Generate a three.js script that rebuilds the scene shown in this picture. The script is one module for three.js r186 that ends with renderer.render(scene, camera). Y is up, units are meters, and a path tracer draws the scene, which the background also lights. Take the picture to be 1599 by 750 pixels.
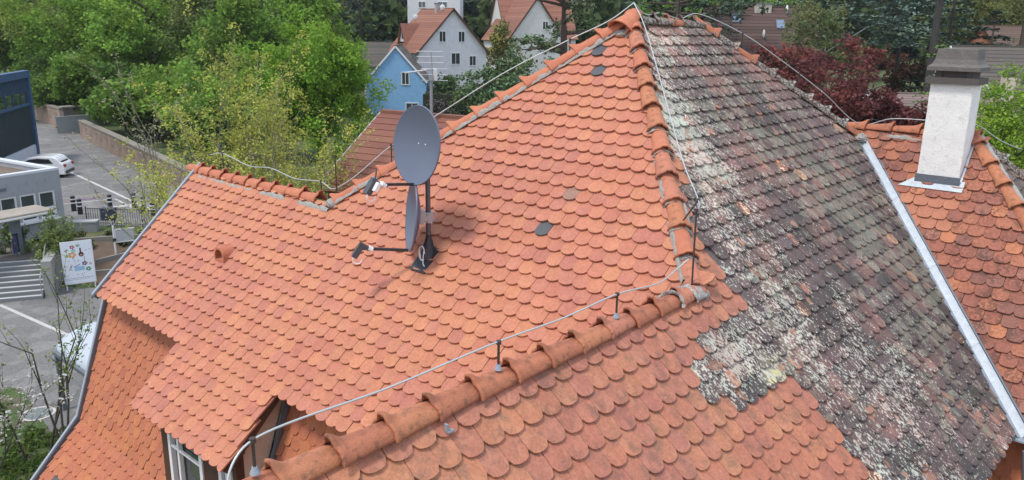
import * as THREE from 'three';
import { mergeGeometries } from 'three/addons/utils/BufferGeometryUtils.js';

// ---------------------------------------------------------------- camera, sky, sun, exposure
const V3 = (x, y, z) => new THREE.Vector3(x, y, z);
const EYE = 12;                                   // camera height above the yard
const scene = new THREE.Scene();
const camera = new THREE.PerspectiveCamera(33.577, 1024 / 480, 0.1, 3000);
camera.position.set(0, EYE, 0);
camera.quaternion.setFromRotationMatrix(new THREE.Matrix4().makeBasis(
  V3(0.66783, 0.01417, 0.74418), V3(0.18285, 0.96606, -0.18249), V3(-0.7215, 0.25794, 0.64257)));

const SUN = V3(-0.5, 1.0, -0.1).normalize();
function lattice(seed, P = 256) {
  const a = new Float32Array(P * P); let s = seed >>> 0;
  for (let i = 0; i < a.length; i++) { s = (s + 0x6D2B79F5) >>> 0; let t = Math.imul(s ^ (s >>> 15), 1 | s); t = (t + Math.imul(t ^ (t >>> 7), 61 | t)) ^ t; a[i] = ((t ^ (t >>> 14)) >>> 0) / 4294967296; }
  return a;
}
const LAT = lattice(11);
function vn(x, y, p = 256) {                      // value noise, period p (at most 256)
  let xi = Math.floor(x), yi = Math.floor(y); const fx = x - xi, fy = y - yi;
  const u = fx * fx * (3 - 2 * fx), v = fy * fy * (3 - 2 * fy);
  xi = ((xi % p) + p) % p; yi = ((yi % p) + p) % p; const x1 = (xi + 1) % p, y1 = (yi + 1) % p;
  const a = LAT[yi * 256 + xi], b = LAT[yi * 256 + x1], c = LAT[y1 * 256 + xi], d = LAT[y1 * 256 + x1];
  return a + (b - a) * u + (c - a) * v + (a - b - c + d) * u * v;
}
function fbm(x, y, o = 4, p = 256) { let s = 0, a = 0.5, n = 0; for (let i = 0; i < o; i++) { s += a * vn(x + i * 17, y + i * 31, p); n += a; a *= 0.5; x *= 2; y *= 2; p = Math.min(256, p * 2); } return s / n; }
const sstep = (a, b, x) => { const t = Math.min(1, Math.max(0, (x - a) / (b - a))); return t * t * (3 - 2 * t); };
{
  const W = 512, Hh = 256, d = new Float32Array(W * Hh * 4);
  for (let j = 0; j < Hh; j++) for (let i = 0; i < W; i++) {
    const el = ((j + 0.5) / Hh - 0.5) * Math.PI, up = Math.max(0, Math.sin(el));
    const k = Math.pow(1 - up, 2.2), cl = sstep(0.42, 0.72, fbm(i / W * 16, j / Hh * 10, 5, 16)) * 0.55;
    const r = 0.52 + 0.42 * k, g = 0.66 + 0.31 * k, b = 0.95 + 0.08 * k;
    const o = (j * W + i) * 4, m = 1.0;
    d[o] = (r + (1.05 - r) * cl) * m; d[o + 1] = (g + (1.06 - g) * cl) * m; d[o + 2] = (b + (1.08 - b) * cl) * m; d[o + 3] = 1;
  }
  const sky = new THREE.DataTexture(d, W, Hh, THREE.RGBAFormat, THREE.FloatType);
  sky.mapping = THREE.EquirectangularReflectionMapping; sky.magFilter = sky.minFilter = THREE.LinearFilter; sky.needsUpdate = true;
  scene.background = sky; scene.environment = sky;
  scene.backgroundIntensity = 0.95; scene.environmentIntensity = 0.95;
}
const sun = new THREE.DirectionalLight(new THREE.Color(1.0, 0.94, 0.84), 2.1);
sun.position.copy(SUN).multiplyScalar(120).add(V3(8, EYE, -8)); sun.target.position.set(8, EYE - 4, -8);
sun.castShadow = true; sun.shadow.radius = 24; sun.shadow.mapSize.set(4096, 4096);
Object.assign(sun.shadow.camera, { left: -90, right: 90, top: 90, bottom: -90, near: 1, far: 400 });
scene.add(sun, sun.target);
scene.fog = new THREE.FogExp2(new THREE.Color(0.72, 0.78, 0.84), 0.00015);
const renderer = new THREE.WebGLRenderer({ antialias: true });
renderer.setSize(1024, 480);
renderer.toneMapping = THREE.LinearToneMapping;
renderer.toneMappingExposure = 1.3;
renderer.shadowMap.enabled = true;

// ---------------------------------------------------------------- helpers
let seed = 7;
function rnd() { seed = (seed + 0x6D2B79F5) >>> 0; let t = Math.imul(seed ^ (seed >>> 15), 1 | seed); t = (t + Math.imul(t ^ (t >>> 7), 61 | t)) ^ t; return ((t ^ (t >>> 14)) >>> 0) / 4294967296; }
const rr = (a, b) => a + (b - a) * rnd();
const gs = () => (rnd() + rnd() + rnd() - 1.5) * 1.15;
const pick = a => a[Math.floor(rnd() * a.length)];
const taken = {};
function numbered(n) { const k = taken[n] = (taken[n] ?? -1) + 1; return k ? `${n}_${String(k).padStart(3, '0')}` : n; }
function tag(o, label, category, group, kind) { if (label) o.userData.label = label; if (category) o.userData.category = category; if (group) o.userData.group = group; if (kind) o.userData.kind = kind; return o; }
function thing(name, label, category, group) { const g = new THREE.Group(); g.name = numbered(name); scene.add(g); return tag(g, label, category, group); }
function mesh(name, geo, mat, parent, top = false) { const m = new THREE.Mesh(Array.isArray(geo) ? merge(geo) : geo, mat); m.name = parent === scene ? numbered(name) : name; m.castShadow = m.receiveShadow = true; parent.add(m); return m; }
function merge(list) { return list.length === 1 ? list[0] : mergeGeometries(list.map(g => { const q = g.index ? g.toNonIndexed() : g; for (const k of Object.keys(q.attributes)) if (!['position', 'normal', 'uv'].includes(k)) q.deleteAttribute(k); return q; })); }
const col = (r, g, b) => new THREE.Color().setRGB(r, g, b);
const std = (c, rough = 0.85, extra = {}) => new THREE.MeshStandardMaterial({ color: Array.isArray(c) ? col(...c) : c, roughness: rough, ...extra });
function box(w, h, d, x = 0, y = 0, z = 0) { return new THREE.BoxGeometry(w, h, d).translate(x, y, z); }
function bar(a, b, r, n = 8, r2 = r) {             // round bar between two points
  const d = b.clone().sub(a), L = d.length(), g = new THREE.CylinderGeometry(r2, r, L, n);
  g.translate(0, L / 2, 0); g.applyQuaternion(new THREE.Quaternion().setFromUnitVectors(V3(0, 1, 0), d.normalize())); return g.translate(a.x, a.y, a.z);
}
function plank(a, b, w, h, up = V3(0, 1, 0)) {     // rectangular bar between two points
  const d = b.clone().sub(a), L = d.length(); d.normalize(); const s = d.clone().cross(up).normalize(), u = s.clone().cross(d);
  const m = new THREE.Matrix4().makeBasis(d, u, s); const g = new THREE.BoxGeometry(L, h, w); g.translate(L / 2, 0, 0); g.applyMatrix4(m); return g.translate(a.x, a.y, a.z);
}
function tube(pts, r, seg = 60, n = 7) { return new THREE.TubeGeometry(new THREE.CatmullRomCurve3(pts, false, 'centripetal'), seg, r, n, false); }
function polyGeo(pts) {                            // planar polygon
  const e1 = pts[1].clone().sub(pts[0]).normalize(); let n = V3(0, 0, 0); for (let i = 0; i < pts.length; i++) n.add(pts[i].clone().sub(pts[0]).cross(pts[(i + 1) % pts.length].clone().sub(pts[0]))); n.normalize(); const e2 = n.clone().cross(e1);
  const flat = pts.map(q => new THREE.Vector2(q.clone().sub(pts[0]).dot(e1), q.clone().sub(pts[0]).dot(e2))), p = [], uv = [];
  for (const t of THREE.ShapeUtils.triangulateShape(flat, [])) for (const i of t) { p.push(pts[i].x, pts[i].y, pts[i].z); uv.push(flat[i].x, flat[i].y); }
  const g = new THREE.BufferGeometry(); g.setAttribute('position', new THREE.Float32BufferAttribute(p, 3)); g.setAttribute('uv', new THREE.Float32BufferAttribute(uv, 2)); g.computeVertexNormals(); return g;
}
function canvasTex(w, h, draw) { const c = document.createElement('canvas'); c.width = w; c.height = h; draw(c.getContext('2d'), w, h); const t = new THREE.CanvasTexture(c); t.colorSpace = THREE.SRGBColorSpace; return t; }
function dataTex(w, h, f, srgb = true, wrap = true) {
  const d = new Uint8Array(w * h * 4), o = [0, 0, 0];
  for (let j = 0; j < h; j++) for (let i = 0; i < w; i++) { f((i + 0.5) / w, (j + 0.5) / h, o); const k = (j * w + i) * 4; for (let c = 0; c < 3; c++) d[k + c] = Math.max(0, Math.min(255, (srgb ? (o[c] <= 0.0031308 ? 12.92 * o[c] : 1.055 * Math.pow(o[c], 1 / 2.4) - 0.055) : o[c]) * 255)); d[k + 3] = 255; }
  const t = new THREE.DataTexture(d, w, h, THREE.RGBAFormat); t.magFilter = THREE.LinearFilter; t.minFilter = THREE.LinearMipmapLinearFilter; t.generateMipmaps = true;
  if (wrap) t.wrapS = t.wrapT = THREE.RepeatWrapping; if (srgb) t.colorSpace = THREE.SRGBColorSpace; t.needsUpdate = true; return t;
}
const lerp = (a, b, t) => a + (b - a) * t;
function mix3(o, c, t) { o[0] = lerp(o[0], c[0], t); o[1] = lerp(o[1], c[1], t); o[2] = lerp(o[2], c[2], t); }

// ---------------------------------------------------------------- textures and materials
// new clay: faint firing blotches, grain, a few soot and lime marks; one repeat is 2.37 m
const CLAY = 2.37;
const clayTex = dataTex(1024, 1024, (u, v, o) => {
  const a = fbm(u * 12, v * 12, 4, 12), g = fbm(u * 128, v * 128, 2, 128), s = fbm(u * 32 + 5, v * 20 + 9, 4, 64);
  let m = 0.86 + 0.22 * (a - 0.5) + 0.26 * (g - 0.5);
  o[0] = m; o[1] = m * (1 + 0.1 * (a - 0.5)); o[2] = m * (1 + 0.12 * (g - 0.5));
});
// weathered newer clay of the wing next to the camera: dark soot stipple, pale lime bloom
const soiledTex = dataTex(1024, 1024, (u, v, o) => {
  const a = fbm(u * 12, v * 12, 4, 12), g = fbm(u * 160, v * 160, 2, 160), s = fbm(u * 24 + 5, v * 24 + 9, 5, 24), q = fbm(u * 40 + 3, v * 40 + 1, 4, 40);
  const k = vn(u * 256, v * 256, 256), m = 0.84 + 0.2 * (a - 0.5) + 0.3 * (g - 0.5) + 0.16 * (k - 0.5); o[0] = m; o[1] = m; o[2] = m;
  mix3(o, [0.4, 0.55, 0.62], sstep(0.45, 0.75, s * 0.7 + k * 0.3) * 0.75); mix3(o, [1.0, 1.1, 1.1], sstep(0.6, 0.72, q) * (0.2 + 0.6 * k));
});
const grainTex = dataTex(512, 512, (u, v, o) => { const g = 0.55 * fbm(u * 64, v * 64, 3, 64) + 0.45 * fbm(u * 10, v * 10, 3, 10); o[0] = o[1] = o[2] = g; }, false);
function clayMat(map, repeatMetres, extra = {}) { const m = map.clone(); m.repeat.set(1 / repeatMetres, 1 / repeatMetres); m.needsUpdate = true; const b = grainTex.clone(); b.repeat.set(1 / 0.9, 1 / 0.9); b.needsUpdate = true; return new THREE.MeshStandardMaterial({ map: m, bumpMap: b, bumpScale: 0.004, roughness: 0.86, vertexColors: true, ...extra }); }
const mClay = clayMat(clayTex, CLAY), mSoiled = clayMat(soiledTex, CLAY);
// old slope, mapped in metres: x 5..13 along the courses, 0..6.6 up the slope from the eave
const OLD = { u0: 5, u1: 13, v0: -0.2, v1: 6.6 };
const oldTex = dataTex(2048, 1792, (a, b, o) => {
  const x = OLD.u0 + a * (OLD.u1 - OLD.u0), v = OLD.v0 + b * (OLD.v1 - OLD.v0), z = -1.2 - v * 0.7164;
  const blob = (cx, cz, sx, sz) => Math.exp(-(((x - cx) / sx) ** 2) - (((z - cz) / sz) ** 2));
  const big = fbm(x * 0.9 + 3, v * 0.9, 4), mid = fbm(x * 4 + 40, v * 3 + 7, 4), fine = fbm(x * 45, v * 45, 3), grit = vn(x * 120, v * 110);
  const red = sstep(0.48, 0.7, fbm(x * 1.7 + 9, v * 1.7 + 2, 3)) * 0.6 + 0.55 * blob(10.6, -5.2, 1.5, 0.7) + 0.3 * blob(9, -5.6, 0.8, 0.3);
  o[0] = 0.118; o[1] = 0.084; o[2] = 0.08; mix3(o, [0.25, 0.135, 0.11], Math.min(1, red));
  const m = 0.62 + 0.5 * fine + 0.26 * grit; o[0] *= m; o[1] *= m; o[2] *= m;
  // black algae film with ragged edges
  const alg = sstep(0.46, 0.64, mid * 0.55 + big * 0.45 + 0.2 * blob(10.3, -2.8, 1.6, 1.5) + 0.1 * blob(9.6, -4.6, 1.8, 1.0) + 0.14 * blob(6, -2.8, 0.55, 0.3) - 0.03);
  mix3(o, [0.05, 0.047, 0.044], alg * (0.45 + 0.4 * fine));
  // grey green foliose lichen in palm sized rosettes
  const rose = 0.7 * fbm(x * 10 + 11, v * 8 + 5, 4) + 0.3 * fbm(x * 1.5 + 61, v * 1.5, 2), rosD = 0.17 * blob(10.6, -2.9, 1.2, 1.5) + 0.08 * blob(9.2, -4.9, 1.6, 0.7);
  mix3(o, [0.235, 0.22, 0.165], sstep(0.6, 0.66, rose + rosD) * (0.2 + 0.75 * fine) * 0.9);
  // chalk white crust lichen: hard edged flecks drawn out down the slope
  const dens = 0.33 * blob(7.85, -4.6, 0.6, 0.72) + 0.1 * blob(7.25, -3.5, 0.45, 0.8) + 0.2 * blob(5.95, -2.83, 0.8, 0.24) + 0.09 * blob(7.6, -1.7, 1.5, 0.7) + 0.09 * blob(9.2, -5.4, 1.3, 0.55) + 0.06 * blob(7.7, -2.5, 1.0, 0.6) - 0.1 * blob(10.6, -3.0, 1.1, 1.4);
  const fl = 0.55 * fbm(x * 60 + 2, v * 38 + 8, 2) + 0.2 * grit + 0.25 * fbm(x * 5 + 70, v * 4 + 3, 3);
  mix3(o, [0.54, 0.52, 0.43], sstep(0.65, 0.69, fl + dens) * (0.5 + 0.5 * fine));
  // yellow lichen by the repair edge, and scraped clay
  mix3(o, [0.5, 0.47, 0.25], sstep(0.7, 0.76, fbm(x * 30, v * 20 + 4, 3) * 0.7 + 0.42 * blob(6.5, -2.62, 0.24, 0.14)) * 0.9);
  mix3(o, [0.36, 0.18, 0.115], sstep(0.74, 0.77, fbm(x * 7 + 21, v * 5 + 33, 4)) * 0.7);
}, true, false);
const mOld = new THREE.MeshStandardMaterial({ map: oldTex, roughness: 0.93, vertexColors: true, bumpMap: (() => { const b = grainTex.clone(); b.repeat.set(8, 8); b.needsUpdate = true; return b; })(), bumpScale: 0.003 });
// middle aged clay of the chimney slope: cream lichen spots, brown soiling
const agedTex = dataTex(1024, 1024, (u, v, o) => {
  const a = fbm(u * 10, v * 10, 4, 10), g = fbm(u * 128, v * 128, 2, 128); const m = 0.85 + 0.5 * (a - 0.5) + 0.35 * (g - 0.5); o[0] = m; o[1] = m; o[2] = m;
  mix3(o, [0.33, 0.42, 0.45], sstep(0.5, 0.68, fbm(u * 20 + 5, v * 20, 4, 20)) * 0.6);
  const pat = fbm(u * 8 + 3, v * 8 + 4, 3, 8), sp = vn(u * 110, v * 110, 110); mix3(o, [1.35, 2.3, 2.2], sstep(0.92, 1.06, sp + pat * 0.62 - 0.02) * 0.9);
});
const mAged = clayMat(agedTex, CLAY);
const stuccoTex = dataTex(512, 512, (u, v, o) => { const a = fbm(u * 8, v * 8, 5, 8), g = fbm(u * 90, v * 90, 2, 90), s = fbm(u * 20, v * 20, 4, 20); o[0] = 0.9 + 0.14 * (a - 0.5) + 0.14 * (g - 0.5); o[1] = o[0] * 0.99; o[2] = o[0] * 0.97; mix3(o, [0.6, 0.58, 0.53], sstep(0.62, 0.8, s) * 0.45); });
const mapRep = (t, s) => { const m = t.clone(); m.repeat.set(s, s); m.needsUpdate = true; return m; };
const noiseGrey = dataTex(512, 512, (u, v, o) => { const a = fbm(u * 6, v * 6, 5, 6), g = fbm(u * 100, v * 100, 2, 100); o[0] = o[1] = o[2] = 0.8 + 0.35 * (a - 0.5) + 0.35 * (g - 0.5); });
const mMortar = std([0.56, 0.54, 0.5], 0.95, { map: mapRep(noiseGrey, 3), bumpMap: mapRep(grainTex, 6), bumpScale: 0.012 });
const mDeck = std([0.33, 0.13, 0.085], 0.95, { map: mapRep(noiseGrey, 1) });
const mZinc = std([0.42, 0.47, 0.53], 0.5, { metalness: 0.25, map: mapRep(noiseGrey, 1.5) });
const mZincDark = std([0.2, 0.23, 0.27], 0.55, { metalness: 0.3, map: mapRep(noiseGrey, 1.5) });
const mWire = std([0.5, 0.53, 0.53], 0.5, { metalness: 0.4 });
const mRust = std([0.06, 0.042, 0.036], 0.8);
const mStucco = std([0.93, 0.92, 0.91], 0.93, { map: mapRep(stuccoTex, 1), bumpMap: mapRep(grainTex, 2), bumpScale: 0.006 });
const mWood = std([0.085, 0.04, 0.025], 0.75, { map: mapRep(noiseGrey, 2) });
const mWhite = std([0.78, 0.79, 0.8], 0.4);
const mGlass = new THREE.MeshPhysicalMaterial({ color: col(0.04, 0.05, 0.06), roughness: 0.06, metalness: 0, clearcoat: 1 });

// ---------------------------------------------------------------- the house: roof planes (metres; roof heights are relative to the eye)
const E3 = (x, y, z) => V3(x, y + EYE, z);
const house = thing('tiled_house', 'large house with steep orange and lichen grey tiled hip roof', 'house');
const PITCH = Math.atan(0.9738);
function planeFrame(O, d, pitch) {                 // d = horizontal direction the slope faces
  const s = Math.sin(pitch), c = Math.cos(pitch);
  const Vv = d.clone().multiplyScalar(-c).add(V3(0, s, 0)), N = d.clone().multiplyScalar(s).add(V3(0, c, 0));
  return { O, U: Vv.clone().cross(N), V: Vv, N, c, s };
}
// half plane through p and q that keeps the side of point k: returns [a,b,c] with a*u+b*v<=c
function half(p, q, k) { let a = q[1] - p[1], b = p[0] - q[0], c = a * p[0] + b * p[1]; if (a * k[0] + b * k[1] > c) { a = -a; b = -b; c = -c; } return [a, b, c]; }
function clipPoly(poly, h) {
  const out = []; for (let i = 0; i < poly.length; i++) {
    const p = poly[i], q = poly[(i + 1) % poly.length], dp = h[0] * p[0] + h[1] * p[1] - h[2], dq = h[0] * q[0] + h[1] * q[1] - h[2];
    if (dp <= 0) out.push(p); if ((dp < 0 && dq > 0) || (dp > 0 && dq < 0)) { const t = dp / (dp - dq); out.push([lerp(p[0], q[0], t), lerp(p[1], q[1], t)]); }
  } return out;
}
const camInv = new THREE.Matrix4(); camera.updateMatrixWorld(); camera.updateProjectionMatrix(); camInv.copy(camera.matrixWorld).invert();
function seenSize(p) { const c = p.clone().applyMatrix4(camInv); if (c.z > -0.5) return 0; const k = 1 / Math.tan(camera.fov * Math.PI / 360) / -c.z, X = c.x * k / camera.aspect, Y = c.y * k; return Math.abs(X) < 1.03 && Math.abs(Y) < 1.04 ? 1 / (c.z * c.z) : 0; }
function arcOutline(w, L, dip, pointy) {            // tile seen from above: rounded lower end at v = 0
  const o = [], n = 8; for (let i = 0; i <= n; i++) { const t = -1 + 2 * i / n; o.push([t * w / 2, pointy > 5 ? dip * Math.pow(Math.abs(t), 2.4) : dip * (1 - Math.pow(1 - Math.pow(Math.abs(t), pointy), 1 / pointy))]); }
  o.push([w / 2, L], [-w / 2, L]); return o;
}
function tileSlope(part, frame, S) {
  const { O, U, V, N } = frame, list = [];
  const th = S.th ?? 0.017, L = S.L ?? 0.36, w = S.w ?? 0.18, g = S.gauge ?? 0.162;
  const outline = arcOutline(w - 0.003, L, S.dip ?? 0.04, S.pointy ?? 2.6);
  for (let k = S.k0; k <= S.k1; k++) {
    const v0 = k * g + (S.vOff ?? 0) + (S.wave ? 0.006 * Math.sin(k * 1.7) : 0), du = (k & 1) * w / 2 + rr(-0.008, 0.008);
    const bow = rr(-0.006, 0.006);
    for (let u = Math.floor(S.u0 / w) * w + du; u < S.u1; u += w) {
      const cu = u + rr(-0.0025, 0.0025), cv = v0 + rr(-0.004, 0.004) + bow * Math.sin(u * 0.9), vc = v0 + g * 0.5;
      const rot = rr(-0.012, 0.012) * (S.loose ?? 1), tilt = rr(-0.0025, 0.0035) * (S.loose ?? 1), hs = S.clip(u, vc);
      const cr = rnd(), cq = rnd(); if (!hs) continue; const slip = cq > 0.5 && cq < 0.518;
      let poly = outline.map(([a, b]) => [cu + a - (slip ? rot * 4 : rot) * b, cv + b + (slip ? rot * 4 : rot) * a - (slip ? 0.014 : 0)]); for (const h of hs) { poly = clipPoly(poly, h); if (poly.length < 3) break; }
      if (poly.length < 3) continue; let ar = 0; for (let i = 0; i < poly.length; i++) { const p = poly[i], q = poly[(i + 1) % poly.length]; ar += p[0] * q[1] - p[1] * q[0]; } if (Math.abs(ar) < 0.006) continue;
      const c = S.tone(u, vc, cr, cq); if (!c) continue;
      const hgt = v => 2.9 * th * (1 - (v - cv) / L) + tilt, pos = [], uv = [], nor = [];
      const P3 = (p, dz) => O.clone().addScaledVector(U, p[0]).addScaledVector(V, p[1]).addScaledVector(N, hgt(p[1]) + dz);
      const top = poly.map(p => P3(p, 0)), bot = poly.map(p => P3(p, -th));
      const au = S.uv ? S.uv : p => [p[0] + 0.31 * cr, p[1] + 0.7 * cq];
      const put = (a, b, c2, ua, ub, uc) => { const n = b.clone().sub(a).cross(c2.clone().sub(a)).normalize(); for (const q of [a, b, c2]) { pos.push(q.x, q.y, q.z); nor.push(n.x, n.y, n.z); } uv.push(...ua, ...ub, ...uc); };
      const uvs = poly.map(au);
      for (let i = 1; i < poly.length - 1; i++) put(top[0], top[i], top[i + 1], uvs[0], uvs[i], uvs[i + 1]);
      for (let i = 0; i < poly.length; i++) { const j = (i + 1) % poly.length; put(top[i], bot[i], bot[j], uvs[i], uvs[i], uvs[j]); put(top[i], bot[j], top[j], uvs[i], uvs[j], uvs[j]); }
      const mid = P3([u, vc], 0);
      list.push({ pos, nor, uv, c, mat: c[3] ?? S.mat, size: S.hidden ? 0 : seenSize(mid) });
    }
  }
  const order = list.map((t, i) => [t.size, i]).sort((a, b) => b[0] - a[0]); const own = new Set(order.slice(0, S.own ?? 300).filter(t => t[0] > 0).map(t => t[1]));
  const geo = ts => { const n = ts.reduce((s, t) => s + t.pos.length / 3, 0), p = new Float32Array(n * 3), q = new Float32Array(n * 3), uvA = new Float32Array(n * 2), cA = new Float32Array(n * 3); let i = 0; for (const t of ts) { p.set(t.pos, i * 3); q.set(t.nor, i * 3); uvA.set(t.uv, i * 2); for (let k = 0; k < t.pos.length / 3; k++) { cA[(i + k) * 3] = t.c[0]; cA[(i + k) * 3 + 1] = t.c[1]; cA[(i + k) * 3 + 2] = t.c[2]; } i += t.pos.length / 3; } const b = new THREE.BufferGeometry(); b.setAttribute('position', new THREE.BufferAttribute(p, 3)); b.setAttribute('normal', new THREE.BufferAttribute(q, 3)); b.setAttribute('uv', new THREE.BufferAttribute(uvA, 2)); b.setAttribute('color', new THREE.BufferAttribute(cA, 3)); return b; };
  const rest = new Map();
  list.forEach((t, i) => { if (own.has(i)) mesh(S.name, geo([t]), t.mat, part); else { if (!rest.has(t.mat)) rest.set(t.mat, []); rest.get(t.mat).push(t); } });
  for (const [m, ts] of rest) mesh(S.name + '_field', geo(ts), m, part).userData.kind = 'stuff';
  return list.length;
}
function roofPart(name, label, deckPts) { const m = mesh(name, polyGeo(deckPts), mDeck, house); m.userData.label = label; return m; }

const TON = [[0.56, 0.214, 0.13], [0.54, 0.204, 0.122], [0.58, 0.226, 0.134], [0.525, 0.194, 0.124], [0.57, 0.229, 0.134], [0.505, 0.19, 0.129], [0.55, 0.217, 0.14], [0.53, 0.209, 0.134]];
const GOLD = [0.62, 0.27, 0.13], PINK = [0.48, 0.18, 0.132];
function clayTone(u, v, a, b, k = 1) {
  const zone = fbm(u * 0.7 + 20, v * 1.1 + 5, 3), c = TON[Math.floor(a * TON.length)].slice();
  const t = b < 0.05 ? GOLD : b > 0.93 ? PINK : null; const z = zone + (b - 0.5) * 0.35;
  const warm = z > 0.62 ? GOLD : z < 0.36 ? PINK : null; if (warm) for (let i = 0; i < 3; i++) c[i] = lerp(c[i], warm[i], 0.36);
  if (t) for (let i = 0; i < 3; i++) c[i] = lerp(c[i], t[i], 0.42); return c.map(q => q * k);
}
// A: the big orange slope
const XJ = 6.22, YJ = -2.30, ZJ = -3.32, tp = 0.9738, cP = Math.cos(PITCH);
const PK = [8.664, 0.08, -5.764];
const fA = planeFrame(E3(4.41, YJ + tp * (4.41 - XJ), 0), V3(-1, 0, 0), PITCH);
const vA = x => (x - 4.41) / cP;
const aHipL = half([-8.69, vA(6.2)], [PK[2], vA(PK[0])], [-6, 2]), aHipR = half([PK[2], vA(PK[0])], [ZJ, vA(XJ)], [-6, 2]), aVal = half([ZJ, vA(XJ)], [-5.13, 0], [-8, 1]);
const slate = std([0.085, 0.085, 0.09], 0.7, { vertexColors: true });
const oddA = [[6.43, -5.33, [1, 1, 1, slate]], [6.75, -5.12, [0.36, 0.2, 0.15]], [8.05, -5.82, [1, 1, 1, slate]], [8.27, -6.0, [0.9, 0.9, 1, slate]], [8.45, -6.02, [2.6, 2.9, 3.6, slate]]];
const slopeA = roofPart('orange_roof_slope', 'broad salmon orange slope of rounded clay tiles', [[4.45, -12.4], [6.2, -12.4], [6.2, -8.69], [PK[0], PK[2]], [XJ, ZJ], [4.45, -5.13]].map(([x, z]) => E3(x, YJ + tp * (x - XJ) - 0.005, z)));
mesh('dormer_deck', polyGeo([[3.72, -9.74], [4.45, -9.74], [4.45, -7.48], [3.72, -7.48]].map(([x, z]) => E3(x, YJ + tp * (x - XJ) - 0.005, z))), mDeck, slopeA);
tileSlope(slopeA, fA, {
  name: 'roof_tile', mat: mClay, u0: -12.5, u1: -3.2, k0: -6, k1: 38, vOff: -0.03, wave: true, own: 300, w: 0.178, dip: 0.039, pointy: 9, th: 0.02,
  clip: (u, v) => {
    if (v < 0.03) return u > -9.8 && u < -7.42 ? [[-1, 0, 9.76], [1, 0, -7.46]] : (v > -0.05 ? [[-1, 0, 12.42], aVal] : null);
    if (u < -8.69) return v > vA(6.2) + 0.05 ? null : [[0, 1, vA(6.2) - 0.02], [-1, 0, 12.42]];
    return v > vA(XJ) ? [aHipL, aHipR] : [aVal, aHipL];
  },
  tone: (u, v, a, b) => { const x = 4.41 + v * cP; for (const [ox, oz, c] of oddA) if (Math.abs(x - ox) < 0.058 && Math.abs(u - oz) < 0.09) return c; return clayTone(u, v, a, b); }
});
// B: slope facing right: orange repair next to the camera, old lichen grey tiles beyond
const fB = planeFrame(E3(0, YJ + tp * (ZJ + 1.2), -1.2), V3(0, 0, 1), PITCH);
const vB = z => (-1.2 - z) / cP, RE = [10.35, -5.764], HF = [12.36, -4.09];
const bHip = half([XJ, vB(ZJ)], [PK[0], vB(PK[2])], [9, 2]), bHipR = half([RE[0], vB(RE[1])], [HF[0], vB(HF[1])], [9, 2]), bVal = half([HF[0] - 0.1, vB(HF[1])], [9.89, vB(-1.13)], [7, 1]);
const inOld = (x, v) => { const z = -1.2 - v * cP; if (x > 6.74 + 0.06 * Math.sin(z * 5)) { if (z < -3.35 && x < XJ + (ZJ - z) + 0.26) return false; return true; } return x > 5.42 && z > -3.03 + 0.2 * Math.max(0, 6.0 - x) && z < -2.55 - 0.3 * Math.max(0, 5.9 - x) + 0.0; };
const slopeB = roofPart('weathered_roof_slope', 'slope half covered in grey lichen, with new orange tiles towards its ridge end', [[-1.2, -1.25], [9.9, -1.25], [12.3, -4.09], [RE[0], RE[1]], [PK[0], PK[2]], [XJ, ZJ], [-1.2, ZJ]].map(([x, z]) => E3(x, YJ + tp * (ZJ - z) - 0.005, z)));
const clipB = (u, v) => {
  if (u < XJ) return v > vB(ZJ) + 0.05 ? null : [[0, 1, vB(ZJ) - 0.02], bVal];
  if (v > vB(HF[1])) return [bHip, bHipR, [0, 1, vB(PK[2]) - 0.02]]; return [bHip, bVal];
};
tileSlope(slopeB, fB, {
  name: 'roof_tile', mat: mSoiled, u0: -1.1, u1: 7.4, k0: 0, k1: 38, vOff: -0.04, own: 300, w: 0.189, gauge: 0.176, dip: 0.056, pointy: 2.1, clip: (u, v) => inOld(u, v) ? null : clipB(u, v), loose: 0.9, th: 0.015,
  tone: (u, v, a, b) => { const c = clayTone(u + 40, v, a, b, 0.95); if (v < 1.5) { for (let i = 0; i < 3; i++) c[i] = lerp(c[i], [0.55, 0.19, 0.105][i], 0.35); } return c; }
});
tileSlope(slopeB, fB, {
  name: 'lichen_tile', mat: mOld, u0: 5.2, u1: 12.6, k0: 0, k1: 40, vOff: -0.04, own: 300, w: 0.189, gauge: 0.176, dip: 0.05, pointy: 2.2, clip: (u, v) => inOld(u, v) ? clipB(u, v) : null, loose: 1.6,
  uv: p => [(p[0] - OLD.u0) / (OLD.u1 - OLD.u0), (p[1] - OLD.v0) / (OLD.v1 - OLD.v0)],
  tone: (u, v, a, b) => { const k = 0.85 + 0.4 * a; return b > 0.985 ? [2.0 * k, 1.5 * k, 1.2 * k] : [k * (1 + 0.2 * (b - 0.4)), k, k]; }
});
// far side of the wing next to the camera
const fC = planeFrame(E3(0, YJ + tp * (-1.81), -5.13), V3(0, 0, -1), PITCH);
const slopeC = roofPart('hidden_wing_slope', 'orange tiled slope on the far side of the ridge', [[-1.2, ZJ], [XJ, ZJ], [4.41, -5.13], [-1.2, -5.13]].map(([x, z]) => E3(x, YJ - tp * (ZJ - z) - 0.005, z)));
tileSlope(slopeC, fC, { name: 'roof_tile', mat: mClay, u0: -6.2, u1: 1.2, k0: 0, k1: 15, vOff: -0.03, own: 0, hidden: true, clip: (u, v) => [[0, 1, 1.81 / cP - 0.02], half([-4.41, 0], [-XJ, 1.81 / cP], [0, 1])], tone: (u, v, a, b) => clayTone(u, v, a, b) });
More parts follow.
